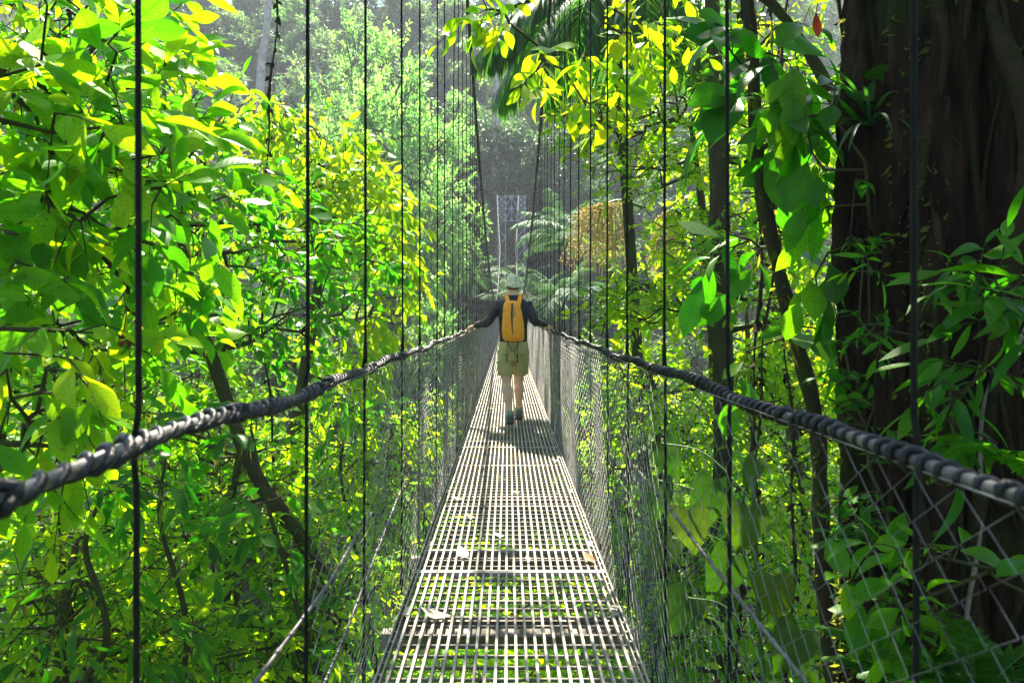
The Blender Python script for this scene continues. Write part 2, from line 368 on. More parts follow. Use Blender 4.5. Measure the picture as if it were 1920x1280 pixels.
def make_tree(name, label, cat, trunk, tr, regions, natt, leafm, rng, seg=.5, rtip=.004, wob=.12, group=None, barkm='twig', nside=10, tuft=0, **kw):
    """trunk: control points; tr: (bottom, top) radius; regions: crown ellipsoids"""
    tp = bez(trunk, 6); base = tp[0]
    root = thing(name, label, cat, tuple(base), group)
    att = ell_pts(rng, regions, natt)
    start = max(1, int(len(tp)*.25))
    Pn, par, r, tips = grow(tp, att, rng, seg, rtip, wob=wob)
    nt_ = len(tp)
    tm = MB()
    tube(tm, tp, np.linspace(tr[0], tr[1], nt_)*(1+.1*np.sin(np.arange(nt_)*1.7)+rng.normal(0, .04, nt_)), nside)
    ii = np.arange(nt_, len(Pn))
    rb = np.minimum(r[ii], tr[1]*.9); ra = np.minimum(r[par[ii]], tr[1]*.95)
    segs(tm, Pn[par[ii]], Pn[ii], ra, rb, 5)
    fm = MB(); tw = tm; mm = MB()
    dirs = norm(Pn[tips]-Pn[par[tips]])
    cen = np.mean(att, axis=0); dirs = norm(dirs+.5*norm(Pn[tips]-cen))
    twigs_leaves(fm, tw, Pn[tips], dirs, rng, **kw)
    if tuft:
        if tr[0] > .05:
            kq = int(900*tuft); s_ = rng.uniform(0, nt_-1.01, kq); i0 = s_.astype(int); pq = tp[i0]+(tp[i0+1]-tp[i0])*(s_-i0)[:, None]
            an_ = rng.normal(size=(kq, 3)); an_[:, 2] = 0; an_ = norm(an_); rad_ = np.interp(s_, [0, nt_-1], tr)
            put_leaves(mm, pq+an_*rad_[:, None]*.95, an_*.5+rng.normal(size=(kq, 3))*.4+[0, 0, -.5], rng.normal(size=(kq, 3)), rng.uniform(.02, .07, kq), T_SM, rng.uniform(.2, .8, kq), rng)
        sel = ii[rng.random(len(ii)) < tuft]
        k = len(sel)*5; p = np.repeat(Pn[sel], 5, 0)+rng.normal(size=(k, 3))*.03
        put_leaves(mm, p, np.array([0, 0, -1.])+rng.normal(size=(k, 3))*.25, rng.normal(size=(k, 3)), rng.uniform(.05, .19, k), T_MOSS, rng.uniform(0, 1, k), rng)
        tag(mm.build('moss', M['moss'], root, off=base), kind='stuff')
    tm.build('trunk', M[barkm], root, off=base)
    fm.build('crown', M[leafm], root, off=base)
    return root

# ------------------------------------------------------------------ terrain
def bank(x, y):
    x = np.asarray(x, float); y = np.asarray(y, float)
    near = -1.6-6.8*(1-np.exp(-np.clip(y+2.5, 0, None)/5.0))            # drops away from the near bank
    near = np.where(y < -2.5, -1.6+.1*(-y-2.5), near)
    val = near-2.5*np.exp(-((y-24)/10)**2)
    far = np.clip((y-34)/18, 0, 1); far = far*far*(3-2*far)
    z = val*(1-far)+far*(-.6)
    z = z+np.clip(y-56, 0, 40)*1.12+np.clip(y-96, 0, None)*.25
    z = z+.42*np.clip(np.abs(x)-9-.10*np.clip(y, 0, None), 0, 30)*np.where(y > 52, .35, 1)
    z = z+.6*np.sin(x*.35+1)*np.cos(y*.27)+.25*np.sin(x*1.1)*np.sin(y*.9+2)
    return z
mb = MB(); xs = np.linspace(-110, 110, 161); ys = np.linspace(-25, 130, 125)
X, Y = np.meshgrid(xs, ys); Z = bank(X, Y)
i = np.arange(len(ys)-1)[:, None]*len(xs); j = np.arange(len(xs)-1)[None]
mb.add(np.stack([X, Y, Z], -1).reshape(-1, 3), np.stack([i+j, i+j+1, i+j+1+len(xs), i+j+len(xs)], -1).reshape(-1, 4))
tag(mb.build('ground', M['soil']), kind='structure')

# ------------------------------------------------------------------ the bridge
_dy = np.array([-6, 0, 3, 7, 10, 12, 20, 26, 33, 40, 47, 55]); _dz = np.array([.15, 0, -.01, -.035, -.01, .01, .05, .09, .22, .45, .8, 1.3])
_c = np.polyfit(_dy, _dz, 5)
def dz(y): return np.polyval(_c, y)-np.polyval(_c, 0)
def rz_(y): return 1.03+dz(y)
def cz_(y):
    y = np.asarray(y, float)
    return CZ+.55+np.where(y < 26, .0103, .0116)*(y-26)**2
YE = 54.0
bridge = thing('suspension_bridge', 'long narrow footbridge with steel grating deck, wrapped black handrails and wire mesh sides', 'bridge', (0, 0, 0))
RX = .5
# deck panels
LP = 3.05; y0 = 3.25-2*LP
def deck_panel():
    m = MB(); L = LP-.012
    for k in range(24):
        x = -.414+k*.036
        box(m, (x, L/2, -.010), (.0095, L, .020), rnd=random.random())
    for sx in (-1, 1):
        box(m, (sx*.455, L/2, -.022), (.006, L, .05)); box(m, (sx*.437, L/2, -.012), (.005, L, .03))
        box(m, (sx*.4665, L/2, -.045), (.016, L, .004))
    for yy in (.004, L-.004): box(m, (0, yy, -.006), (.9, .012, .020))
    box(m, (0, L*.365, -.004), (.89, .010, .012)); box(m, (0, .29, -.004), (.89, .010, .012))
    m2 = MB()
    ny = 38
    for k in range(ny):
        yy = .04+k*(L-.08)/(ny-1)
        segs(m2, [(-.45, yy, -.024)], [(.45, yy, -.024)], .0062, .0062, 6)
        for sx in (-1, 1): box(m2, (sx*.4455, yy, -.009), (.0125, .013, .008))
    for k in range(3):
        yy = .35+k*1.1
        box(m2, (0, yy, -.085), (1.04, .05, .06)); box(m2, (0, yy+.10, -.07), (.9, .022, .03))
    for yy in (.38, 1.47, 2.6):
        for sx in (-1, 1): box(m, (sx*.423, yy, .003), (.022, .075, .005))
    return m, m2
dp = deck_panel(); panels = []
for k in range(18):
    ya = y0+k*LP; yb = ya+LP
    if ya > YE: break
    if k == 0:
        o = dp[0].build('deck_panel', M['steel'], bridge, False); a = dp[1].build('cross_rods', M['rods'], o, False)
        proto = o
    else:
        o = proto.copy(); link(o, bridge)
        for ch in proto.children: c = ch.copy(); link(c, o)
    o.location = (0, ya, float(dz(ya))); o.rotation_euler = (math.atan2(float(dz(yb)-dz(ya)), LP), 0, 0)
# handrails: pale core cable wound with black wrapping
rng = np.random.default_rng(5)
for s, nm in ((-1, 'handrail'), (1, 'handrail')):
    yy = np.arange(-1.2, YE, .12)
    sag = .006*np.sin(yy*3.1+s)+.006*np.sin(yy*7.3)
    core = np.stack([s*RX+.004*np.sin(yy*5), yy, rz_(yy)+sag], 1)
    m = MB(); tube(m, core, .0088+.0011*np.sin(yy*9), 8); h = m.build('handrail', M['core'], bridge)
    m = MB(); y = -1.2; ph = 0; P_=[]; R_=[]
    runs = []
    while y < 30:
        Lr = rng.uniform(.5, .62); gap = rng.uniform(.03, .10)
        runs.append((y, y+Lr)); y += Lr+gap
    for (a, b) in runs:
        pitch = rng.uniform(.028, .042); step = pitch/(10 if a < 9 else 6); q = np.arange(a, b, step)
        ph = (q-a)/pitch*2*math.pi; rr = .0112+.0022*np.sin(q*23+a)+rng.normal(0, .0007, len(q))
        cx = s*RX+.004*np.sin(q*5); czz = rz_(q)+.006*np.sin(q*3.1+s)+.006*np.sin(q*7.3)
        pts = np.stack([cx+rr*np.cos(ph), q+.006*np.sin(ph), czz+rr*np.sin(ph)], 1)
        tube(m, pts, .0056+.001*np.sin(q*31), 6 if a < 9 else 4)
        # knots at each end of a run
        for e in (a, b):
            t = np.linspace(0, 2*math.pi, 9); ex = s*RX+.004*math.sin(e*5); ez = float(rz_(e))+.006*math.sin(e*3.1+s)+.006*math.sin(e*7.3)
            tube(m, np.stack([ex+.014*np.cos(t), e+.01*np.sin(2*t), ez+.014*np.sin(t)], 1), .0068, 6)
    # beyond 30 m a plain lumpy wrapping
    q = np.arange(30, YE, .1); tube(m, np.stack([np.full(len(q), s*RX), q, rz_(q)], 1), .018+.003*np.sin(q*9), 6)
    m.build('wrapping', M['rope'], h)
# suspenders
sy = {1: [.867, 1.6, 2.25, 2.95, 3.55, 4.27, 4.96, 5.6], -1: [.91, 1.68, 2.36, 3.2, 3.82, 4.75, 5.33, 6.15]}
for s in (-1, 1):
    ys_ = [sy[s][0]-.68]+sy[s]
    while ys_[-1] < YE-1.5: ys_.append(ys_[-1]+.665+rng.normal(0, .03))
    rest = MB()
    for k, y in enumerate(ys_):
        zt = float(cz_(y)); zb = float(dz(y))-.09; zr = float(rz_(y))
        tgt = rest if k > 49 else MB()
        tl = rng.normal(0, .006)
        rr = .0048 if y > 1 else .0042
        x0 = s*(RX+.004)
        if zt > zr+.1: jm = rng.normal(0, .0025, 3); pts = [(x0+tl, y, zt), (x0+tl*.6+jm[0], y+jm[1], zr+(zt-zr)*.6), (x0+jm[2], y, zr+(zt-zr)*.25), (x0, y, zr+.05), (s*(RX+.014), y+.004, zr), (x0+.003*s, y, zr-.05), (s*.512, y+.01, zb)]
        else: pts = [(x0, y, zr), (s*.512, y, zb)]
        tube(tgt, pts, rr*(1 if k < 49 else 1.2), 6 if y < 10 else 4)
        if 2 < k < 14 and zt > zr:      # clamp sleeves and a small shackle at the deck
            tube(tgt, [(x0, y, zr+.02), (x0, y, zr+.09)], rr*1.5, 8); tube(tgt, [(s*.512, y+.01, zb+.04), (s*.512, y+.01, zb+.12)], rr*1.7, 8)
        if k <= 49:
            o = tgt.build('suspender', M['susp'], bridge)
            if k < 16:              # short chain that ties the net to the deck edge
                m = MB(); t = np.linspace(0, 2*math.pi, 9)
                for q in range(5):
                    cc = np.array([s*(.478+.006*q), y+.05+q*.004, float(dz(y))-.05+q*.045]); a, b = (.009, .026)
                    if q % 2: pts = np.stack([cc[0]+a*np.cos(t), np.full(9, cc[1]), cc[2]+b*np.sin(t)], 1)
                    else: pts = np.stack([np.full(9, cc[0]), cc[1]+a*np.cos(t), cc[2]+b*np.sin(t)], 1)
                    tube(m, pts, .0032, 5)
                m.build('chain', M['susp'], o)
    if rest.V: tag(rest.build('far_suspenders', M['susp'], bridge), kind='stuff')
# main cables
for s in (-1, 1):
    yy = np.arange(-2.5, 53.6, .4); x = s*np.where(yy < 44, RX, RX+(yy-44)/9.6*.35)
    m = MB(); tube(m, np.stack([x, yy, cz_(yy)], 1), .022, 8)
    c = m.build('main_cable', M['cable'], bridge)
    cl = MB(); tube(cl, [(0, -.03, 0), (0, .03, 0)], .034, 6); cp = cl.build('cable_clamp', M['core'], c, False)
    for k, y in enumerate(np.arange(.2, 36, .665)):
        o = cp if k == 0 else link(cp.copy(), c)
        o.location = (s*RX, y, float(cz_(y)))
# chain link nets
for s in (-1, 1):
    cw = .044; ny = int((YE+.9)/cw); m = MB()
    yc = (-.9 if s > 0 else 1.66)+np.arange(ny)*cw
    yc = yc[yc < YE]
    nz = 34; A = []; B = []
    for i_, yv in enumerate(yc):
        k = np.arange(nz+1); f = k/nz
        zt = rz_(yv)-.015; zb = dz(yv)-.035
        zz = zt+(zb-zt)*f
        yy = yv+np.where((k+i_) % 2 == 0, -cw*.53, cw*.53)
        bow = .018*np.sin(yv*4.7+f*2)*np.sin(f*math.pi)+.012*np.sin(yv*1.9+1)*np.sin(f*math.pi)
        xx = s*(RX-.012-.012*f+bow)+np.where((k+i_) % 2 == 0, -.002, .002)
        yy = yy+.010*np.sin(f*6+yv*3)
        p = np.stack([xx, yy, zz], 1); A.append(p[:-1]); B.append(p[1:])
    A = np.concatenate(A); B = np.concatenate(B)
    rr = np.interp(A[:, 1], [1.0, 2, 3.2, 6, 15], [.0005, .0011, .0017, .0026, .0034])
    segs(m, A, B, rr, rr, 4)
    # horizontal tension wires
    for f in (.0, .5, 1.0):
        yy = np.arange(yc[0], YE, .5); z = rz_(yy)-.010+(dz(yy)-.03-rz_(yy))*f
        tube(m, np.stack([np.full(len(yy), s*(RX-.014-.008*f)), yy, z], 1), .0012, 4)
    m.build('mesh_net', M['wire'], bridge)
# diagonal wind ropes under and outside the deck
for pts in ([P(700, 962, 2.6), P(640, 1060, 2.1), P(470, 1290, 1.55)], [P(1165, 845, 3.3), P(1245, 940, 2.5), P(1345, 1070, 2.0), P(1520, 1290, 1.65)],
            [P(760, 900, 3.6), P(735, 960, 3.2), P(650, 1180, 2.6), P(600, 1300, 2.4)], [P(1095, 880, 3.9), P(1160, 1050, 3.1), P(1230, 1240, 2.6), P(1250, 1300, 2.5)]):
    p = bez(pts, 8); sgn = -1 if p[0][0] < 0 else 1
    m = MB(); p[:, 0] = np.where(np.abs(p[:, 0]) < .53, sgn*.53, p[:, 0]); tube(m, p, .0055, 7)
    for q in range(0, len(p)-1, 1): tube(m, [p[q], p[q]+(p[q+1]-p[q])*.3], .0072, 6)
    m.build('brace_rope', M['core'], bridge)

# far lattice tower
def tower(loc):
    root = thing('bridge_tower', 'tall grey lattice steel tower at the far end of the footbridge', 'tower', loc)
    H = 10.9; zb = -.5
    for s in (-1, 1):
        m = MB(); xo, xi = s*1.06, s*.48
        for x in (xo, xi):
            for yv in (0, .5): box(m, (x, yv, (H+zb)/2), (.07, .07, H-zb))
        k = 0; z = zb+.3; hh = .78
        while z < H-2.2:
            a, b = (xo, xi) if k % 2 else (xi, xo)
            for yv in (0, .5): bar(m, (a, yv-.0, z), (b, yv, z+hh), .045, .045, up=(0, 1, .01))
            bar(m, (xo, 0, z), (xo, .5, z+hh), .035, .035, up=(1, 0, .01)); box(m, (a, -.05, z), (.13, .012, .16))
            z += hh; k += 1
        for q, z in enumerate(np.linspace(H-2.0, H-.1, 5)):
            bar(m, (xo, 0, z), (xi, 0, z), .05, .05); box(m, (xo, -.055, z), (.17, .012, .20)); box(m, (xi, -.055, z), (.17, .012, .20))
            if q < 4:
                zm = z+.24; box(m, ((xo+xi)/2, -.05, zm), (.2, .012, .2))
                for ax, az in ((xo, z), (xi, z), (xo, z+.475), (xi, z+.475)): bar(m, (ax, 0, az), ((xo+xi)/2, 0, zm), .04, .04, up=(0, 1, .01))
        m.build('lattice_leg', M['tower'], root, False)
    m = MB()
    for z in (H-2.0, H-1.05, H-.08):
        bar(m, (-.48, 0, z), (.48, 0, z), .06, .06)
    for zt in (H-.08, H-1.05):
        box(m, (0, -.0, zt-.45), (.05, .05, .9)); box(m, (0, -.05, zt-.08 if zt > H-1 else zt), (.26, .012, .3))
        for s in (-1, 1): bar(m, (0, 0, zt), (s*.48, 0, zt-.9), .055, .055, up=(0, 1, .01))
    box(m, (0, -.05, H-1.95), (.24, .012, .22))
    m.build('portal_truss', M['tower'], root, False)
    m = MB()
    for s in (-1, 1):
        for yb_ in (-.9, .9):
            bar(m, (s*.6, 0, H-.1), (s*.35, yb_*.3, H+.7), .02, .02, up=(0, 1, .01))
    m.build('head_stays', M['tower'], root, False)
tower((.28, 53.8, float(bank(.2, 54))*0-0.3))

# ------------------------------------------------------------------ the walker
def fuse(mb, name, mat, parent, voxel=.0045, smooth=3, fac=.5):
    me = mb.mesh('tmp', None); o = bpy.data.objects.new('tmp', me); col.objects.link(o)
    r = o.modifiers.new('r', 'REMESH'); r.mode = 'VOXEL'; r.voxel_size = voxel
    if smooth: s = o.modifiers.new('s', 'SMOOTH'); s.iterations = smooth; s.factor = fac
    bpy.context.view_layer.update(); dg = bpy.context.evaluated_depsgraph_get()
    m2 = bpy.data.meshes.new_from_object(o.evaluated_get(dg)); bpy.data.objects.remove(o)
    m2.materials.clear(); m2.materials.append(mat); m2.name = name
    m2.polygons.foreach_set('use_smooth', np.ones(len(m2.polygons), bool))
    return link(bpy.data.objects.new(name, m2), parent)
def loft(mb, rings, n=24, sub=5, pw=2.0):
    """rings: (x,y,z,rx,ry) stacked along z, superelliptic"""
    R = bez(np.array(rings, float), sub)
    R = np.concatenate([R[:1], R, R[-1:]]); R[0, 3:5] *= .04; R[-1, 3:5] *= .04
    a = np.linspace(0, 2*math.pi, n, endpoint=False); ca, sa = np.cos(a), np.sin(a)
    cx = np.sign(ca)*np.abs(ca)**(2/pw); cy_ = np.sign(sa)*np.abs(sa)**(2/pw)
    V = np.stack([R[:, 0, None]+R[:, 3, None]*cx, R[:, 1, None]+R[:, 4, None]*cy_, np.broadcast_to(R[:, 2, None], (len(R), n))], -1)
    i = np.arange(len(R)-1)[:, None]*n; j = np.arange(n)[None]; k = (j+1) % n
    mb.add(V.reshape(-1, 3), np.stack([i+j, i+k, i+n+k, i+n+j], -1).reshape(-1, 4),
           np.stack([np.broadcast_to(a/6.2832, (len(R), n)), np.broadcast_to(R[:, 2, None], (len(R), n))], -1).reshape(-1, 2))
def ball(mb, c, r, n=12):
    t = np.linspace(-1, 1, n)*math.pi/2
    rr = np.maximum(np.cos(t), .04)
    loft(mb, [(c[0], c[1], c[2]+math.sin(q)*r[2], k*r[0], k*r[1]) for q, k in zip(t, rr)], 16, 1)
K = {}
K['skin'] = solid('skin', (.78,.50,.36), (.68,.40,.28), .5, 0, 14, .0008, 60)
K['shirt'] = solid('navy_shirt', (.011,.010,.018), (.022,.020,.032), .6, 0, 16, .006, 16, spec=.4)
K['shorts'] = solid('khaki_cloth', (.52,.44,.20), (.42,.35,.14), .8, 0, 10, .006, 18)
K['hat'] = solid('mottled_hat_cloth', (.85,.76,.55), (.46,.43,.27), .9, 0, 28, .003, 40)
K['pack'] = solid('orange_nylon', (1.0,.37,.006), (.98,.31,.004), .5, 0, 9, .007, 14)
K['black'] = solid('black_webbing', (.012,.012,.014), (.03,.03,.035), .6, 0, 40)
K['shoe'] = solid('grey_shoe', (.06,.065,.07), (.14,.15,.15), .7, 0, 45, .001, 90)
K['sole'] = solid('shoe_sole', (.03,.03,.03), (.05,.05,.05), .8)
K['sock'] = solid('green_sock', (.20,.27,.18), (.28,.34,.24), .9, 0, 60)
K['hair'] = solid('short_hair', (.10,.07,.05), (.16,.12,.09), .8, 0, 80, .001, 120)
PY = 7.62
person = thing('person', 'walker in bucket hat, navy shirt and khaki shorts with both hands on the rails', 'person', (0, PY, float(dz(PY))+.001)); person.scale = (1, 1, .97)
HX = .052
shL, elL, wrL = np.array((-.112, .14, 1.375)), np.array((-.243, .10, 1.165)), np.array((-.385, .27, 1.125))
shR, elR, wrR = np.array((.218, .14, 1.375)), np.array((.292, .07, 1.18)), np.array((.428, .24, 1.135))
hipL, knL, anL = np.array((-.035, .12, .87)), np.array((-.026, .13, .47)), np.array((.012, .02, .095))
hipR, knR, anR = np.array((.135, .12, .87)), np.array((.117, .28, .48)), np.array((.118, .36, .10))
b = MB()
loft(b, [(HX, .12, .80, .10, .09), (HX, .12, .90, .160, .105), (HX, .12, 1.02, .145, .10), (HX, .13, 1.15, .150, .105), (HX, .14, 1.30, .165, .11), (HX, .14, 1.40, .15, .095), (HX, .145, 1.45, .08, .07), (HX, .15, 1.50, .058, .058), (HX, .16, 1.55, .055, .057)])
ball(b, (HX, .17, 1.605), (.076, .096, .118), 14)
ball(b, (HX, .255, 1.535), (.045, .03, .035)); ball(b, (HX, .267, 1.592), (.012, .02, .022))       # chin, nose
for s in (-1, 1):
    ball(b, (HX+s*.078, .172, 1.60), (.012, .018, .03), 8); ball(b, (HX+s*.03, .256, 1.612), (.013, .01, .009), 8)
ball(b, (HX, .262, 1.563), (.022, .008, .007), 8)
for a_, c_, d_ in ((shL, elL, wrL), (shR, elR, wrR)):
    p = np.array([a_, (a_+c_)/2, c_, c_+(d_-c_)*.3, c_+(d_-c_)*.7, d_]); tube(b, bez(p, 4), np.interp(np.linspace(0, 5, 21), range(6), [.05, .046, .038, .041, .032, .025]), 12)
for a_, c_, d_ in ((hipL, knL, anL), (hipR, knR, anR)):
    back = np.array((0, -.022, 0))
    p = np.array([a_, (a_+c_)/2, c_+(a_-c_)*.12, c_+(d_-c_)*.08, c_+(d_-c_)*.33+back, c_+(d_-c_)*.68, d_])
    tube(b, bez(p, 4), np.interp(np.linspace(0, 6, 25), range(7), [.088, .078, .057, .052, .058, .042, .033]), 16)
    tube(b, [d_+(0, -.03, -.02), d_+(0, .06, -.05), d_+(0, .16, -.07)], [.035, .036, .025], 12)
# hands: palm, four bent fingers over the rail, thumb
for s, wr in ((-1, wrL), (1, wrR)):
    tgt = np.array((s*.492, wr[1]+.085, 1.09)); d = norm(tgt-wr); k = wr+d*.075
    side = norm(np.cross(d, (0, 0, 1.)))
    for q in (-1.3, -.45, .45, 1.3): tube(b, [wr+side*q*.012, k+side*q*.018], [.016, .014], 8)
    for i_, (q, L) in enumerate(((-1.35, .060), (-.45, .070), (.45, .074), (1.35, .066))):
        a0 = k+side*q*.021; a1 = a0+d*L*.48+np.array((0, 0, -.006)); a2 = a1+d*L*.3+np.array((0, 0, -.018)); a3 = a2+d*L*.1+np.array((0, 0, -.024))
        tube(b, [a0-d*.02, a0, a1, a2, a3], [.010, .0095, .0088, .008, .0068], 8)
    t0 = wr+d*.03+side*(-s)*-.02*1.0
    tsd = side*(1 if s < 0 else -1)
    if tsd[1] > 0: tsd = -tsd
    tube(b, [wr+d*.02+tsd*.012, wr+d*.04+tsd*.036, wr+d*.068+tsd*.046+np.array((0, 0, -.012)), wr+d*.085+tsd*.044+np.array((0, 0, -.026))], [.014, .011, .010, .008], 8)
fuse(b, 'body', K['skin'], person, .0045, 3)
b = MB(); ball(b, (HX, .155, 1.60), (.079, .092, .085), 10); fuse(b, 'hair', K['hair'], person, .006, 2)
# shirt with sleeves
b = MB()
loft(b, [(HX, .12, .925, .158, .118), (HX, .12, 1.0, .158, .12), (HX, .13, 1.12, .160, .12), (HX, .14, 1.26, .176, .125), (HX, .14, 1.36, .182, .118), (HX, .14, 1.42, .150, .10), (HX, .145, 1.455, .09, .08), (HX, .15, 1.485, .066, .066)], sub=6)
rngp = np.random.default_rng(3)
for a_, c_, d_ in ((shL, elL, wrL), (shR, elR, wrR)):
    p = np.array([a_+(c_-a_)*-.08, a_+(c_-a_)*.4, c_, c_+(d_-c_)*.3, c_+(d_-c_)*.97]); q = bez(p, 8); t = np.linspace(0, 4, len(q))
    r_ = np.interp(t, range(5), [.056, .058, .051, .050, .034])+.0028*np.sin(t*11)+rngp.normal(0, .0012, len(q)); tube(b, q, r_, 14)
    tube(b, [q[-3], q[-1]], [.038, .037], 14)
fuse(b, 'shirt', K['shirt'], person, .006, 3)
# shorts
b = MB()
loft(b, [(HX, .12, .72, .13, .09), (HX, .12, .82, .172, .125), (HX, .12, .90, .168, .125), (HX, .12, .945, .160, .119)], sub=6)
for a_, c_, sx in ((hipL, knL, -1), (hipR, knR, 1)):
    e = c_+(a_-c_)*.20
    p = bez([a_+(0, 0, -.02), (a_+e)/2+(sx*.008, 0, 0), e+(sx*.004, -.005, 0)], 8); t = np.linspace(0, 1, len(p))
    tube(b, p, np.interp(t, [0, .5, 1], [.094, .092, .086])+.002*np.sin(t*17), 20)
sh = fuse(b, 'shorts', K['shorts'], person, .006, 3)
b = MB()
for sx, e in ((-1, knL+(hipL-knL)*.42), (1, knR+(hipR-knR)*.42)):
    c = e+np.array((sx*.073, -.012, 0)); loft(b, [(c[0], c[1], c[2]-.085, .028, .058), (c[0], c[1], c[2]+.05, .028, .06), (c[0]+sx*.003, c[1], c[2]+.055, .033, .064), (c[0]+sx*.003, c[1], c[2]+.085, .031, .062)], 16, 2, 5)
b.build('cargo_pocket', K['shorts'], sh)
b = MB()
for x0, x1, z in ((.0, -.07, .80), (.10, .17, .80)): tube(b, [(x0, -.008+.01*abs(x0-.05), z), ((x0+x1)/2, -.002, z-.006), (x1, .02, z)], .003, 5)
b.build('pocket_seam', solid('seam_thread', (.2, .165, .06), None, .9), sh)
# feet
for an, nm, tilt in ((anL, 'l', .0), (anR, 'r', .0)):
    x, y = an[0], an[1]
    b = MB(); tube(b, [an+(0, 0, .055), an+(0, 0, .03), an+(0, 0, -.03)], [.043, .043, .046], 14); b.build('sock', K['sock'], person)
    b = MB()
    pts = [(x, y-.055, .055), (x, y-.03, .062), (x, y+.04, .058), (x, y+.12, .045), (x, y+.19, .035), (x, y+.215, .03)]
    R_ = [(.034, .045), (.042, .058), (.044, .056), (.05, .040), (.043, .03), (.02, .018)]
    n_ = 14; V = []; a = np.linspace(0, 2*math.pi, n_, endpoint=False)
    rows = bez(np.concatenate([pts, R_], 1), 4)
    for q in rows: V.append(np.stack([q[0]+q[3]*np.cos(a), np.full(n_, q[1]), q[2]+q[4]*np.sin(a)], 1))
    V = np.array([V[0]*.02+np.array(pts[0])*.98]+V+[V[-1]*.02+np.array(pts[-1])*.98])
    i = np.arange(len(V)-1)[:, None]*n_; j = np.arange(n_)[None]; k = (j+1) % n_
    V[..., 2] = np.maximum(V[..., 2], .018)
    b.add(V.reshape(-1, 3), np.stack([i+j, i+n_+j, i+n_+k, i+k], -1).reshape(-1, 4))
    tube(b, [(x-.04, y+.01, .10), (x, y-.035, .112), (x+.04, y+.01, .10)], .010, 8)
    so = b.build('shoe', K['shoe'], person)
    b = MB(); loft(b, [(x, y+.075, .0, .047, .142), (x, y+.075, .012, .050, .146), (x, y+.075, .024, .048, .143)], 22, 1, 2.6); b.build('sole', K['sole'], so)
# bucket hat
b = MB()
prof = [(.0, 1.722), (.04, 1.721), (.068, 1.714), (.080, 1.69), (.086, 1.655), (.092, 1.625), (.106, 1.600), (.122, 1.575), (.120, 1.572), (.104, 1.596), (.088, 1.62), (.08, 1.65)]
n_ = 40; a = np.linspace(0, 2*math.pi, n_, endpoint=False); V = []
for r_, z_ in prof:
    r_ *= .93; wv = 1+.04*np.sin(a*3+1)*(r_ > .1)+.018*np.sin(a*7)*(r_ > .05)
    V.append(np.stack([HX+r_*np.cos(a)*wv*.95, .165+r_*1.12*np.sin(a)*wv, z_+.006*np.sin(a*2+.5)*(r_ > .1)+.004*np.sin(a*5)], 1))
V = np.array(V); i = np.arange(len(V)-1)[:, None]*n_; j = np.arange(n_)[None]; k = (j+1) % n_
b.add(V.reshape(-1, 3), np.stack([i+j, i+k, i+n_+k, i+n_+j], -1).reshape(-1, 4)); b.build('bucket_hat', K['hat'], person)
# backpack (carried: a thing of its own)
BX, BY = .047, -.062
pack = thing('backpack', 'slim orange daypack with a black zip strip worn on the back of the walker', 'backpack', (BX, PY+BY, float(dz(PY))+.95*.97)); pack.scale = (1, 1, .97)
def pk(v): return (v[0]-BX, v[1]-BY, v[2]-.95)
b = MB(); R_ = [(.046+.014, -.07, .952, .060, .028), (.05+.006, -.075, .965, .105, .058), (.05, -.078, 1.02, .122, .075), (.046, -.08, 1.12, .122, .082), (.042, -.075, 1.24, .110, .078), (.034, -.065, 1.34, .096, .066), (.030, -.05, 1.395, .078, .048), (.030, -.04, 1.418, .045, .03)]
loft(b, [pk(r[:3])+tuple(r[3:]) for r in R_], 40, 6, 2.5)
V = b.V[0]; V += .0035*np.sin(V[:, 2:]*70+V[:, :1]*40)*np.array([[.3, 1, 0]])+.003*np.sin(V[:, :1]*90-V[:, 2:]*33)*np.array([[0, 1, 0]])
bag = b.build('bag', K['pack'], pack)
b = MB(); yb = lambda z: -.078-np.interp(z, [.97, 1.02, 1.12, 1.24, 1.34, 1.39], [.055, .072, .083, .078, .060, .046])
zz = np.linspace(.975, 1.385, 16)
for z0, z1 in zip(zz[:-1], zz[1:]):
    wz = np.interp((z0+z1)/2, [.97, 1.1, 1.25, 1.39], [.006, .011, .022, .018]); xx = .04+.006*np.sin(z0*9)
    bar(b, pk((xx, yb(z0)-.002, z0)), pk((xx, yb(z1)-.002, z1+.002)), wz, .006, up=(0, 1, .01))
st = b.build('zip_strip', K['black'], bag, False)
b = MB(); tube(b, [pk(v) for v in ((.045, yb(1.33)-.006, 1.33), (.06, yb(1.27)-.014, 1.28), (.052, yb(1.22)-.012, 1.235), (.04, yb(1.24)-.008, 1.26), (.045, yb(1.33)-.006, 1.33))], .0035, 6)
b.build('carabiner', M['core'], bag)
for s in (-1, 1):
    b = MB(); q = bez([(HX+s*.055, -.045, 1.36), (HX+s*.068, -.01, 1.43), (HX+s*.083, .06, 1.482), (HX+s*.09, .13, 1.487), (HX+s*.09, .22, 1.45), (HX+s*.10, .28, 1.36)], 6)
    for a_, c_ in zip(q[:-1], q[1:]): bar(b, pk(a_), pk(c_+(c_-a_)*.15), .046, .012, up=(0, -.3, 1) if a_[2] > 1.45 else (0, -1, .3))
    b.build('shoulder_strap', K['pack'], pack, False)
b = MB()
tube(b, [pk(v) for v in bez([(-.02, -.03, .955), (.0, -.04, .90), (.03, -.035, .855), (.055, -.035, .848), (.08, -.035, .87), (.115, -.03, .955)], 5)], .0045, 6)
tube(b, [pk(v) for v in bez([(.06, -.035, .85), (.075, -.035, .80), (.09, -.03, .76)], 5)], .004, 6)
for x, z0 in ((-.022, .80), (.096, .80)): box(b, pk((x, -.035, z0-.045)), (.013, .006, .09)); tube(b, [pk((x+.004, -.03, .95)), pk((x, -.036, .79))], .0022, 5)
b.build('loose_strap', K['black'], pack)

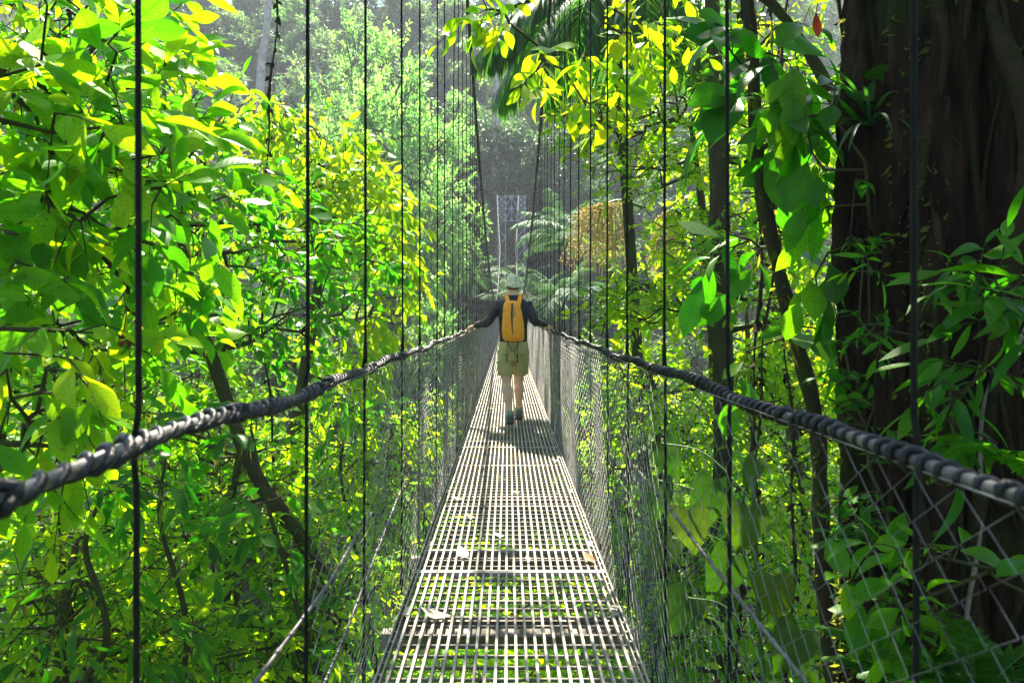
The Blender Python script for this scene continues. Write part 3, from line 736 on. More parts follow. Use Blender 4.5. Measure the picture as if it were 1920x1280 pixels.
# ------------------------------------------------------------------ leaves fallen on the deck
rng = np.random.default_rng(11)
fallen = [(868, 1037, .11, .0, .4, 'large pale curled leaf lying on the left of the grating, just beyond the near joint'), (935, 1002, .065, .1, 1.2, 'small white leaf on the middle of the grating beyond the large curled one'),
 (966, 921, .07, .0, 1.5, 'bright white leaf flat in the middle of the deck'), (857, 933, .085, .3, 1.6, 'yellowish leaf against the left deck edge'), (883, 967, .07, .8, .9, 'brown curled leaf near the left deck edge'),
 (1105, 1046, .09, 1., .3, 'crumpled dark brown leaf by the right deck edge'), (816, 1152, .12, .0, 1.5, 'long pale leaf nearest the camera at the left deck edge'), (1150, 1138, .07, .1, 2., 'white leaf at the right deck edge nearest the camera'),
 (1040, 862, .07, .0, 1.6, 'pale leaf on the right of the deck behind the walker'), (1005, 822, .06, .2, 1., 'whitish leaf right of the walker heels'), (989, 834, .06, 1., 2.2, 'orange brown leaf just behind the walker'),
 (933, 795, .075, 1., 1.7, 'reddish leaf beside the walker left shoe'), (944, 838, .04, .1, .6, 'tiny pale leaf fragment on the joint behind the walker'), (910, 841, .04, .3, 2., 'tiny tan leaf fragment left on the joint behind the walker'),
 (990, 1046, .04, .0, .5, 'small round white petal on the near panel'), (920, 766, .08, .1, 1.4, 'pale leaf flat on the deck left of the walker legs')]
for px, py, sz, cr, ang, lab in fallen:
    d = CZ*FPX/(py-590); q = P(px, py, d); z = float(dz(q[1]))+.008
    m = MB(); put_leaves(m, np.array([(0, -sz/2, .0)])@np.array([[math.cos(ang), math.sin(ang), 0], [-math.sin(ang), math.cos(ang), 0], [0, 0, 1]]), np.array([(-math.sin(ang)*-1 if False else math.sin(-ang)*-1*-1, math.cos(ang), .02)]), np.array([(0, 0, 1.)]), sz, (T_BIG[0]*np.array([1.25, 1, -1.1]), T_BIG[1], T_BIG[2]), np.array([cr]), rng, 0)
    o = m.build('fallen_leaf', M['dry']); o.location = (q[0], q[1], z+.012); tag(o, lab, 'leaf', 'dead leaves scattered on the deck')

# ------------------------------------------------------------------ the great trunk on the right
def great_tree():
    bx, by = 2.32, 3.45; z0 = -6.6
    root = thing('giant_tree', 'huge dark rainforest tree with a fluted trunk wrapped in roots beside the right rail', 'tree', (bx, by, z0))
    n_, m_ = 340, 560; a = np.linspace(0, 2*math.pi, n_, endpoint=False); z = np.linspace(z0, 9.5, m_)
    A, Zz = np.meshgrid(a, z)
    R = .60+.5*np.exp(-(Zz-z0)/2.2)-.012*(Zz-z0)
    R += .05*np.sin(A*7+.25*Zz)+.035*np.sin(A*13-.35*Zz+1)+.03*np.sin(A*4+.6*Zz)+.022*np.sin(A*23+1.1*np.sin(Zz*.8))+.012*np.sin(A*41+Zz*2.3)
    rg = np.random.default_rng(2)
    def vnoise(fa, fz):
        g = rg.uniform(-1, 1, (int(fz*17)+3, fa)); u = (A/(2*math.pi)*fa) % fa; v = (Zz-z0)*fz; iu = u.astype(int) % fa; iv = v.astype(int); fu = u-np.floor(u); fv = v-iv
        fu = fu*fu*(3-2*fu); fv = fv*fv*(3-2*fv); ju = (iu+1) % fa
        return (g[iv, iu]*(1-fu)+g[iv, ju]*fu)*(1-fv)+(g[iv+1, iu]*(1-fu)+g[iv+1, ju]*fu)*fv
    R += .035*vnoise(22, .8)+.02*np.abs(vnoise(50, 1.6))+.014*vnoise(90, 6)+.010*vnoise(150, 16)+rg.normal(0, .002, R.shape)
    V = np.stack([R*np.cos(A), R*np.sin(A), Zz-z0], -1).reshape(-1, 3)
    i = np.arange(m_-1)[:, None]*n_; j = np.arange(n_)[None]; k = (j+1) % n_
    b = MB(); b.add(V, np.stack([i+j, i+k, i+n_+k, i+n_+j], -1).reshape(-1, 4))
    # limbs above the frame; unseen clumps added for shade, also behind the camera
    tp = np.array([(0, 0, 14.5-k_*.6) for k_ in range(4)]+[(0, 0, 16)])
    cr = ell_pts(rg, [((1.6, 1.5, 15.6), (2.2, 2.2, 1.1), 1.5), ((-2.1, 1.65, 13.7), (1.7, 1.5, .5), 2.5), ((-2, -7, 11), (5, 2, 4.0), 3), ((3, -3, 12), (2, 3, 4), 3)], 340)  # second clump shades the right rail, rear ones block sky behind the camera
    Pn, par, r, tips = grow(tp[::-1], cr, rg, .9, .012)
    ii = np.arange(5, len(Pn)); segs(b, Pn[par[ii]], Pn[ii], np.minimum(r[par[ii]], .3), np.minimum(r[ii], .28), 5)
    tr = b.build('trunk', M['barkd'], root)
    f = MB(); twigs_leaves(f, None, Pn[tips], norm(Pn[tips]-Pn[par[tips]]), rg, per=9, tw=.8, size=.30, T=T_SM2)
    f.build('crown', M['dark'], root)
    # roots and lianas winding on the bark
    def surf(ang, zz, off=.02):
        rr = .60+.5*math.exp(-(zz-z0)/2.2)-.012*(zz-z0)+.05*math.sin(ang*7+.25*zz)+.035*math.sin(ang*13-.35*zz+1)+.03*math.sin(ang*4+.6*zz)+.022*math.sin(ang*23+1.1*math.sin(zz*.8))
        return ((rr+off)*math.cos(ang), (rr+off)*math.sin(ang), zz-z0)
    b = MB()
    for q in range(36):
        a0 = rg.uniform(math.pi*.75, math.pi*2.0); zt = rg.uniform(1.5, 6); zb_ = rg.uniform(-5, 1.2); ph = rg.uniform(0, 6); dr = rg.uniform(-.10, .10); rr = rg.uniform(.006, .02)*rg.choice([1, 1, 2.2])
        zz = np.arange(zb_, zt, .12); p = [surf(a0+dr*(v-zb_)+.09*math.sin(v*2.1+ph)+.04*math.sin(v*5+ph), v, rr*.6) for v in zz]
        if len(p) > 4: tube(b, p, rr*(1+.25*np.sin(zz*7+ph)), 7)
    b.build('clinging_root', M['vine'], root)
    b = MB(); zz = np.arange(-.6, 3.2, .06); a1 = 4.62
    p = [surf(4.45+.32*math.sin((v-1.2)*1.3)+.05*math.sin(v*6), v, .05) for v in zz]; tube(b, p, .011, 7)
    o = b.build('pale_liana', solid('pale_vine', (.26,.20,.15), (.15,.12,.09), .8, 0, 30)); o.parent = root
    # moss and little ferns
    k = 16000; an = rg.uniform(math.pi*.72, math.pi*1.9, k); zz = rg.uniform(-4, 3.4, k)
    keep = (np.sin(an*7+.25*zz) > .1) & (np.sin(zz*1.7+an*3)+rg.normal(0, .5, k) > .35); an = an[keep]; zz = zz[keep]; k = len(an)
    pp = np.array([surf(u, v, .0) for u, v in zip(an, zz)]); out = np.stack([np.cos(an), np.sin(an), np.full(k, -.4)], 1)
    b = MB(); put_leaves(b, pp, out+rg.normal(size=(k, 3))*.6, rg.normal(size=(k, 3))+[0, 0, 1], rg.uniform(.015, .06, k), T_SM, rg.uniform(0, 1, k), rg)
    tag(b.build('moss', M['moss'], root), kind='stuff')
    return surf, root
surf, giant = great_tree()

# ------------------------------------------------------------------ strap leaves, fronds, ferns
def strap(mb, p0, d0, L, wdt, rng, droop=.9, n=8, rnd=.5, fold=.25):
    p = np.array(p0, float); d = norm(np.array(d0, float)); pts = [p]
    for k in range(n):
        d = norm(d+np.array([0, 0, -droop/n])); p = p+d*L/n; pts.append(p)
    pts = np.array(pts); t = norm(np.gradient(pts, axis=0)); x = norm(np.cross(t, (0, 0, 1.))+1e-6); up = np.cross(x, t)
    s = np.linspace(0, 1, n+1); w_ = wdt*np.sin(math.pi*np.clip(s*.93+.06, 0, 1))**.5; w_[-1] = .001
    V = np.stack([pts-x*w_[:, None]+up*(w_*fold)[:, None], pts, pts+x*w_[:, None]+up*(w_*fold)[:, None]], 1).reshape(-1, 3)
    F = []
    for i in range(n): F += [(i*3, i*3+1, i*3+4, i*3+3), (i*3+1, i*3+2, i*3+5, i*3+4)]
    mb.add(V, F, None, rnd)
def frond(fm, rm, p0, d0, L, rng, droop=1.2, nl=46, ll=.55, lw=.022, ldroop=1.1, rr=.016, rnd=.5, nseg=5):
    p = np.array(p0, float); d = norm(np.array(d0, float)); n = 18; pts = [p]
    for k in range(n): d = norm(d+np.array([0, 0, -droop/n])); p = p+d*L/n; pts.append(p)
    pts = np.array(pts); tube(rm, pts, np.linspace(rr, rr*.2, n+1), 5)
    t = norm(np.gradient(pts, axis=0)); 
    for k in range(nl):
        s = .14+.86*(k+.5)/nl; f = s*n; i = min(int(f), n-1); q = pts[i]+(pts[i+1]-pts[i])*(f-i); tt = t[i]
        x = norm(np.cross(tt, (0, 0, 1.))+1e-6); l = ll*(math.sin(math.pi*min(1, s*.85+.12))**.6)*rng.uniform(.85, 1.1)
        for sg in (-1, 1):
            strap(fm, q, x*sg*.8+tt*(.55+.3*s)+np.array([0, 0, .15+rng.normal(0, .12)])+rng.normal(size=3)*.05, l, lw*rng.uniform(.8, 1.15), rng, ldroop*rng.uniform(.7, 1.3), nseg, np.clip(rnd+rng.normal(0, .2), 0, 1), .2)
def make_palm(name, label, base, top, nfr, L, rng, mat='palm', group=None, el=(.0, 1.1), tr=(.10, .07), azs=None, cat='palm', barkm='bark', **kw):
    root = thing(name, label, cat, tuple(base), group); base = np.array(base, float); top = np.array(top, float)
    tm = MB(); n = 14; s = np.linspace(0, 1, n); pts = base+(top-base)*s[:, None]+np.stack([.12*np.sin(s*3.1), .08*np.sin(s*2.2), 0*s], 1)
    tube(tm, pts-base, np.linspace(tr[0], tr[1], n), 10); tm.build('trunk', M[barkm], root)
    top = pts[-1]
    for k in range(nfr):
        az = azs[k] if azs is not None else (k+rng.uniform(-.3, .3))/nfr*2*math.pi; e = rng.uniform(*el)
        f = MB(); r = MB(); frond(f, r, (0, 0, 0), (math.cos(az)*math.cos(e), math.sin(az)*math.cos(e), math.sin(e)), L*rng.uniform(.85, 1.1), rng, **kw)
        o = f.build('frond', M[mat], root); o.location = top-base; r.build('midrib', M['stalk'], o)
    return root, top

# palm above the right side of the bridge, its fronds hanging into the top of the view
rng = np.random.default_rng(21)
ptop = P(1150, 0, 9.5)
palm, pt = make_palm('palm_tree', 'tall palm with dark drooping fronds over the bridge and a hanging golden flower spray', (2.3, 10.2, float(bank(2.3, 10.2))), ptop, 13, 2.3, rng,
   azs=[rad(v) for v in (180, 200, 222, 248, 275, 300, 330, 0, 40, 80, 120, 155, 190)], el=(.0, .55), droop=1.7, ll=.95, lw=.030, ldroop=2.2, nl=44)
m = MB(); sm = MB()
for (px0, py0, px1, py1, wd, nn) in ((1205, 380, 1112, 398, .50, 120), (1275, 395, 1248, 415, .30, 60)):
    c0 = P(px0, py0-6, 11.2); c1 = P(px1, py1, 11.2); q = bez([c0+(.05, .1, -.12), (c0+c1)/2+(0, 0, .08), c1], 8); tube(sm, q-np.array(palm.location), .03, 7)
    for k in range(nn):
        s = rng.uniform(.55, 1); p = c0+(c1-c0)*s+np.array((0, 0, .03)); a = rng.uniform(0, 2*math.pi); L = rng.uniform(.65, 1.05); r_ = wd*math.sqrt(rng.uniform(.01, 1))
        fr = r_/wd; pts = bez([p, p+np.array((math.cos(a)*r_*.5-.03, math.sin(a)*r_*.5, .05-.06*fr)), p+np.array((math.cos(a)*r_*.9-.06, math.sin(a)*r_*.9, -.08-.50*fr*fr)), p+np.array((math.cos(a)*r_-.07, math.sin(a)*r_, -L*(1.05-.2*rng.random())-.12*fr))], 5)-np.array(palm.location)
        segs(m, pts[:-1], pts[1:], .0045, .004, 3, rng.uniform(0, 1))
        nb = 22; t = rng.uniform(.25, 1, nb); ix = (t*(len(pts)-1)).astype(int).clip(0, len(pts)-1); bp = pts[ix]
        put_leaves(m, bp, rng.normal(size=(nb, 3))+[0, 0, -.6], rng.normal(size=(nb, 3)), rng.uniform(.025, .06, nb), T_SM, rng.uniform(0, 1, nb), rng)
st_ = sm.build('flower_stalk', M['stalk'], palm); m.build('flower_spray', M['bloom'], palm)

def G(x, y, off=0): return (x, y, float(bank(x, y))+off)
def reg(px, py, d, rx, ry, rz, w_=None): return (P(px, py, d), (rx, ry, rz), w_ or rx*rz)
R_ = np.random.default_rng
# --- left side, from near to far
make_tree('broadleaf_tree', 'near left tree with big veined oval leaves glowing in the sun', 'tree', [G(-3.7, 2.3), (-3.4, 2.5, -2.5), (-3.0, 2.7, .6), (-2.6, 2.9, 2.4)], (.11, .035),
  [reg(40, 120, 2.7, .5, .5, .45), reg(170, 300, 2.6, .3, .3, .22), reg(230, 330, 3.2, .45, .5, .42), reg(40, 470, 2.8, .45, .4, .3), reg(300, 90, 3.5, .2, .3, .2), reg(330, 520, 3.6, .3, .4, .3), reg(30, 280, 3.0, .4, .4, .3)], 180, 'lime', R_(31),
  seg=.35, barkm='bark', tuft=.12, per=6, tw=.24, size=.185, T=T_BIG, droop=.35, rbase=.42, rvar=.36, upj=.6, face=.5)
make_tree('drooping_branch_tree', 'slender left tree whose leafy branch hangs just above the left handrail', 'tree', [G(-3.0, 2.0), (-2.7, 2.0, -2.4), (-2.3, 2.05, -.2), (-1.9, 2.1, 1.0)], (.05, .015),
  [reg(90, 690, 2.1, .26, .3, .14), reg(190, 640, 2.3, .22, .2, .10), reg(60, 810, 2.1, .14, .2, .14), reg(30, 590, 2.3, .2, .25, .1)], 34, 'lime', R_(33),
  seg=.25, rtip=.003, per=6, tw=.22, size=.125, T=T_BIG, droop=.8, rbase=.6, rvar=.25, upj=.6, face=.7)
make_tree('leaning_mossy_tree', 'mossy tree on the left leaning away from the bridge with glossy deep green leaves', 'tree', [(-.9, 6.6, float(bank(-.9, 6.6))), P(700, 1420, 6.2), P(600, 1075, 5.9), P(480, 890, 5.7), P(405, 690, 5.6), P(352, 510, 5.6), P(335, 330, 5.7)], (.085, .034),
  [reg(350, 330, 5.4, .75, .7, .5), reg(440, 420, 6.0, .8, .8, .6), reg(590, 480, 6.6, .7, .7, .55), reg(300, 600, 5.2, .7, .6, .35), reg(540, 600, 6.2, .6, .6, .3), reg(400, 180, 5.8, .35, .4, .2), reg(640, 560, 6.6, .35, .4, .4), reg(700, 490, 7, .25, .3, .3)], 250, 'green', R_(35),
  seg=.45, barkm='bark', tuft=.25, per=7, tw=.30, size=.15, T=T_MED, droop=.35, rbase=.4, rvar=.28, upj=.6, face=.3)
make_tree('yellow_leaved_tree', 'tree beyond the deep green one with yellow lime drooping leaves', 'tree', [G(-3.6, 10), (-3.4, 9.8, -4), (-3.0, 9.6, -.5), (-2.6, 9.4, 1.8), (-2.5, 9.3, 3.2)], (.14, .04),
  [reg(600, 265, 9, .8, .8, .42), reg(520, 225, 8.7, .5, .6, .3), reg(660, 350, 9.3, .7, .8, .55), reg(720, 440, 9.6, .4, .7, .6), reg(762, 520, 9.8, .16, .4, .5), reg(700, 600, 9.4, .35, .6, .4), reg(600, 380, 9, .8, .8, .7), reg(660, 700, 9, .5, .5, .4)], 430, 'yellow', R_(37),
  seg=.5, tuft=.08, per=7, tw=.34, size=.19, T=T_MED, droop=.8, rbase=.45, rvar=.3, upj=.7, face=.4)
make_tree('mossy_limbed_tree', 'bright green tree filling the left edge behind the big leaves, limbs shaggy with moss', 'tree', [G(-5.0, 6), (-4.8, 6, -3), (-4.5, 6, .5), (-4.2, 6, 3.4)], (.16, .06),
  [reg(60, 60, 6, 1.1, .9, 1.0), reg(170, 400, 6.3, 1.1, .9, .9), reg(60, 660, 5.6, .9, .8, .7), reg(230, 150, 6.5, .55, .7, .7), reg(270, 700, 6.4, .8, .8, .55)], 400, 'lime', R_(39),
  seg=.5, barkm='bark', tuft=.35, per=7, tw=.34, size=.15, T=T_MED, droop=.5, rbase=.4, rvar=.33, upj=.6, face=.3)
make_tree('tree', 'lime backlit tree filling the gap behind the left foliage', 'tree', [G(-8, 13), (-7.5, 13, -3), (-7, 13, 1), (-6.5, 13, 4)], (.2, .06),
  [reg(120, 300, 12, 2.2, 1.2, 2.2), reg(330, 520, 12.5, 1.8, 1.2, 1.6), reg(100, 760, 11, 2, 1.2, 1.6), reg(480, 700, 12.5, 1.6, 1.2, 1.2), reg(420, 320, 12.5, 1.0, 1, .7)], 520, 'lime', R_(49),
  seg=.8, per=8, tw=.5, size=.24, T=T_MED, droop=.4, rbase=.65, rvar=.3, upj=.7)
lows = [('low_leafy_tree', 'understorey tree at the bottom left corner with little leaves toned as if sunlit', [reg(120, 1080, 4.4, .75, .6, .32), reg(60, 1230, 4.2, .7, .6, .3), reg(260, 1220, 4.6, .5, .5, .3)], 230, 'small', .10, 4.2, 51, .8),
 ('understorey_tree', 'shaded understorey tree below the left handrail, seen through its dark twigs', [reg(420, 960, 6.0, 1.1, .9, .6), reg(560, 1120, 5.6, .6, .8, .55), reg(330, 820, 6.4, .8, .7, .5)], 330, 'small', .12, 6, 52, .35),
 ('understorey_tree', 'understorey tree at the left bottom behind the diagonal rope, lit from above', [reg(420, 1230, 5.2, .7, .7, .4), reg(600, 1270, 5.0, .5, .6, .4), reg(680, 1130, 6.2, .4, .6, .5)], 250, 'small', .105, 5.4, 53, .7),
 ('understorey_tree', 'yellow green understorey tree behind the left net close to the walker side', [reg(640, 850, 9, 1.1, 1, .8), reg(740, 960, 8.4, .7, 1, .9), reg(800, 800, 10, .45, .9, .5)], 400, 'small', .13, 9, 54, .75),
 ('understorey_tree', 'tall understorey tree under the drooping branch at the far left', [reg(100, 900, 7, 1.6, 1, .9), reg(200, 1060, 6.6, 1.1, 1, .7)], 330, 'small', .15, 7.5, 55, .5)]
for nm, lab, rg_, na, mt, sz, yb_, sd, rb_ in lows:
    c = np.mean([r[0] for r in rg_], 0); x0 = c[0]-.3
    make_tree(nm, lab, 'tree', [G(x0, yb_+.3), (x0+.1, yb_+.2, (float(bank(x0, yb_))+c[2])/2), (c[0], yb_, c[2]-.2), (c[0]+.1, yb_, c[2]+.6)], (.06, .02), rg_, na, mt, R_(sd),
      seg=.3, tuft=.22, per=8, tw=.28, size=sz, T=T_MED, droop=.3, rbase=rb_, rvar=.4, upj=.7, group='understorey trees left of the bridge')  # rb_ puts sun and shade into leaf colour: high sunlit, low shaded
for n_, (pts_, lab) in enumerate([
  ([(640, 1500, 5.2), (560, 1150, 5), (500, 940, 4.9), (470, 800, 4.9)], 'thin sapling with big dull leaves under the left handrail beside the leaning trunk'),
  ([(330, 1500, 4.6), (350, 1180, 4.5), (300, 980, 4.4), (310, 860, 4.4)], 'thin crooked sapling rising behind the nearest left suspender'),
  ([(720, 1500, 6.5), (690, 1150, 6.4), (640, 900, 6.3), (655, 770, 6.3)], 'thin sapling behind the left net with leaves touching the rail'),
  ([(130, 1500, 3.9), (200, 1200, 3.8), (160, 1030, 3.7), (190, 930, 3.7)], 'thin sapling near the bottom left corner with large arching leaves')]):
    tp_ = [P(*v) for v in pts_]; b0 = tp_[0].copy(); b0[2] = float(bank(b0[0], b0[1]))
    make_tree('sapling', lab, 'sapling', [b0]+tp_, (.028, .010), [(tp_[2], (.35, .3, .35), 1), (tp_[3], (.3, .3, .15), 1), (tp_[1], (.35, .3, .3), .7)], 16, ['dark', 'green', 'green', 'dark'][n_], R_(140+n_), seg=.25, rtip=.003, barkm='twig', tuft=.3,
      per=5, tw=.25, size=.20, T=T_LONG if n_ % 2 else T_BIG, droop=.5, rbase=.45, rvar=.3, upj=.6, face=.4, group='saplings below the left handrail')
# --- beneath the deck
for i_, (x, y, z, rx, ry, rz, na, lab) in enumerate([(0, 5.2, -3.2, 1.3, 1.3, .5, 170, 'leafy bush seen through the nearest panels of the deck grating'), (.1, 8.6, -3.6, 2.0, 1.8, .6, 240, 'leafy bush under the deck below the walker'), (-.2, 13, -4, 2.4, 2.2, .7, 240, 'leafy bush under the deck beyond the walker')]):
    make_tree('bush', lab, 'bush', [G(x, y), (x, y, (z+float(bank(x, y)))/2), (x, y, z)], (.05, .02), [((x, y, z), (rx, ry, rz), 1)], int(na*1.6), 'small', R_(60+i_), seg=.5, per=8, tw=.32, size=.15, T=T_MED, droop=.1, rbase=.65, rvar=.3, upj=.5, group='bushes below the deck')
# --- right side
make_tree('lime_tree_spray', 'slender tree whose yellow lime leaves dangle over the bridge at the top of the view', 'tree', [G(3.4, 5.4), (3.1, 5.3, -2), (2.7, 5.1, 1.8), (2.0, 4.9, 3.3), (1.2, 4.8, 3.62), (.5, 4.7, 3.5), (.1, 4.6, 3.3)], (.06, .012),
  [reg(925, 30, 4.5, .25, .2, .12), reg(1010, 140, 4.4, .12, .2, .12), reg(1075, 100, 4.6, .28, .25, .18), reg(1190, 60, 4.8, .28, .3, .22), reg(1130, 200, 4.7, .25, .25, .10), reg(1260, 30, 4.8, .2, .3, .2)], 52, 'yellow', R_(41),
  seg=.3, rtip=.003, per=6, tw=.22, size=.165, T=T_BIG, droop=.45, rbase=.45, rvar=.3, upj=.6, face=.6)
make_tree('maple_like_tree', 'small tree right of the walker covered in fine bright lime leaves', 'tree', [G(3.0, 9.3), (2.9, 9.1, -3), (2.7, 8.9, 0), (2.5, 8.7, 2.2), (2.3, 8.6, 3.6)], (.10, .03),
  [reg(1110, 235, 8, .45, .6, .3), reg(1210, 300, 8.2, .75, .8, .55), reg(1170, 560, 7.8, .5, .6, .3), reg(1110, 610, 7.6, .15, .4, .15), reg(1260, 560, 8.2, .7, .8, .4), reg(1290, 160, 8, .5, .8, .5), reg(1200, 200, 8.2, .6, .6, .3), reg(1150, 520, 8, .25, .4, .12), reg(1290, 440, 8.6, .5, .6, .5)], 430, 'small', R_(43),
  seg=.4, tuft=.05, per=9, tw=.26, size=.105, T=T_MED, droop=.2, rbase=.72, rvar=.25, upj=.55, face=.3)
make_tree('straight_trunk_tree', 'upright mossy tree with straight trunk right of the bridge behind the thin leaning one', 'tree', [G(2.9, 8), P(1358, 1280, 7.6), P(1356, 700, 7.5), P(1345, 300, 7.5), P(1330, -150, 7.5)], (.125, .09),
  [reg(1450, 200, 7.4, .7, .7, .9), reg(1400, 480, 7.2, .7, .6, .6), reg(1500, 520, 7.6, .6, .7, .9), reg(1420, 60, 7.4, .7, .7, .5)], 210, 'lime', R_(45), seg=.45, barkm='bark', tuft=.2, nside=16, wob=.2,
  per=7, tw=.32, size=.15, T=T_MED, droop=.3, rbase=.55, rvar=.3, upj=.6, face=.3)
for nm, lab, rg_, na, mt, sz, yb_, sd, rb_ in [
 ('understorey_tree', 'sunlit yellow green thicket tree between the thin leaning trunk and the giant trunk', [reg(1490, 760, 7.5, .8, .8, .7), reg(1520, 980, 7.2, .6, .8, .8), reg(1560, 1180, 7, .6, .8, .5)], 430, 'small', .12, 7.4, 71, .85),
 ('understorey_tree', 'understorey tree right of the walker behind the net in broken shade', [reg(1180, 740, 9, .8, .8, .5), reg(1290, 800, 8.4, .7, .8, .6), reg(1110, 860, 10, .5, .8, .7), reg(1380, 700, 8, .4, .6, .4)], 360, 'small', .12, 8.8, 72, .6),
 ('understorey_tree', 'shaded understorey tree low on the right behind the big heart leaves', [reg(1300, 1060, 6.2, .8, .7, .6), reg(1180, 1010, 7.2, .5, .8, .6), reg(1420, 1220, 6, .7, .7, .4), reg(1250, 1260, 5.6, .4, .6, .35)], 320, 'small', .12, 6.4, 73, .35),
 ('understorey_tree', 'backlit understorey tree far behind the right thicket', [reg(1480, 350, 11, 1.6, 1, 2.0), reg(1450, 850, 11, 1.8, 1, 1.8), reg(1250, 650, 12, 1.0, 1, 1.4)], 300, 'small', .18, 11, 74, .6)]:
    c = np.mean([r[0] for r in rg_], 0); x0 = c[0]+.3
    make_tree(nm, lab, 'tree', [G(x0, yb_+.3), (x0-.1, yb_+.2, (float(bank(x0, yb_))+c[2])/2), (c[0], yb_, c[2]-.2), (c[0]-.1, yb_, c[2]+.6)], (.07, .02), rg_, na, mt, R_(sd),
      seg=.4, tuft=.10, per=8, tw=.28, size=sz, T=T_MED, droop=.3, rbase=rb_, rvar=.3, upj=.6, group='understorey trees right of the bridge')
make_tree('tree', 'lime backlit tree filling the gap behind the right thicket', 'tree', [G(6, 13), (5.6, 13, -3), (5.2, 13, 1), (4.8, 13, 4)], (.2, .06),
  [reg(1380, 300, 13, 1.6, 1.2, 1.8), reg(1500, 650, 12.5, 1.4, 1.2, 1.6), reg(1250, 560, 13.5, 1.0, 1.2, .9), reg(1380, 900, 12, 1.6, 1.2, 1.2), reg(1160, 480, 13, .5, 1, .4)], 420, 'lime', R_(48),
  seg=.8, per=8, tw=.5, size=.22, T=T_MED, droop=.4, rbase=.75, rvar=.3, upj=.7)
make_tree('thin_leaning_tree', 'thin dark tree leaning left in front of the giant trunk, bearing long broad leaves', 'tree', [(2.3, 4.4, float(bank(2.3, 4.4))), P(1600, 1500, 4.2), P(1560, 1250, 4.2), P(1540, 1000, 4.2), P(1530, 790, 4.2), P(1480, 590, 4.2), P(1425, 330, 4.2), P(1408, 60, 4.2), P(1385, -150, 4.2)], (.06, .035),
  [reg(1400, 60, 4.1, .25, .25, .2), reg(1460, 180, 4.0, .28, .2, .2), reg(1480, 280, 3.9, .22, .2, .2), reg(1440, 640, 3.9, .22, .2, .12), reg(1380, 480, 4.3, .25, .2, .15)], 30, 'dark', R_(47), seg=.35, barkm='bark', tuft=.3, rtip=.005, wob=.25, nside=12,
  per=3, tw=.22, size=.32, T=T_BIG, droop=.55, rbase=.7, rvar=.25, upj=.5, face=.8)
def climber(name, label, root_ang, rg_, na, mt, rng, **kw):
    """plant rooted on the bark of the giant tree"""
    a0, zz = root_ang; base = np.array(surf(a0, zz, .0))+np.array(giant.location)
    make_tree(name, label, 'climbing plant', [tuple(base), tuple(base+np.array((-.05, -.05, .15))), tuple(base+np.array((-.08, -.08, .35)))], (.012, .008), rg_, na, mt, rng, **kw)
climber('broad_leaved_climber', 'climber with long hanging leaves on the left flank of the giant trunk', (math.pi*1.0, 1.6), [reg(1530, 300, 3.5, .12, .15, .3), reg(1545, 480, 3.5, .10, .1, .25), reg(1500, 150, 3.6, .2, .15, .2)], 20, 'green', R_(81),
  seg=.25, per=3, tw=.15, size=.27, T=T_BIG, droop=1.2, rbase=.55, rvar=.3, face=.8)
climber('leafy_shrub_climber', 'dim shrub with overlapping pointed leaves at the right edge above the handrail', (math.pi*1.55, .2), [reg(1880, 545, 2.35, .10, .12, .10), reg(1870, 600, 2.3, .08, .1, .06), reg(1850, 700, 2.4, .16, .14, .09), reg(1860, 790, 2.4, .16, .14, .08)], 26, 'dark', R_(82),
  seg=.2, rtip=.003, per=6, tw=.17, size=.165, T=T_LONG, droop=.45, rbase=.75, rvar=.25, face=.5)
climber('low_climber', 'yellow green climber with pale undersides low on the giant trunk behind the right net', (math.pi*1.5, -.5), [reg(1740, 1040, 2.4, .14, .12, .08), reg(1850, 1080, 2.35, .12, .1, .08), reg(1660, 1120, 2.5, .14, .1, .08)], 16, 'green', R_(83),
  seg=.2, rtip=.003, per=4, tw=.14, size=.15, T=T_BIG, droop=.4, rbase=.7, rvar=.2, face=.5)
climber('small_epiphyte', 'little epiphyte with slender leaves in the middle of the giant trunk', (math.pi*1.28, .55), [reg(1625, 520, 2.85, .05, .04, .08), reg(1640, 620, 2.85, .06, .04, .06)], 8, 'green', R_(84), seg=.15, rtip=.002, per=4, tw=.1, size=.10, T=T_LONG, droop=.6, rbase=.4, face=.6)
climber('flank_vine', 'small leaved vine covering the left flank and foot of the giant trunk', (math.pi*1.02, -.3), [reg(1600, 700, 3.1, .10, .1, .5), reg(1640, 1000, 3.0, .16, .1, .35), reg(1610, 420, 3.2, .06, .08, .4), reg(1760, 1180, 2.75, .3, .08, .2)], 60, 'dark', R_(87),
  seg=.2, rtip=.002, per=6, tw=.12, size=.075, T=T_MED, droop=.5, rbase=.5, rvar=.3, face=.4)
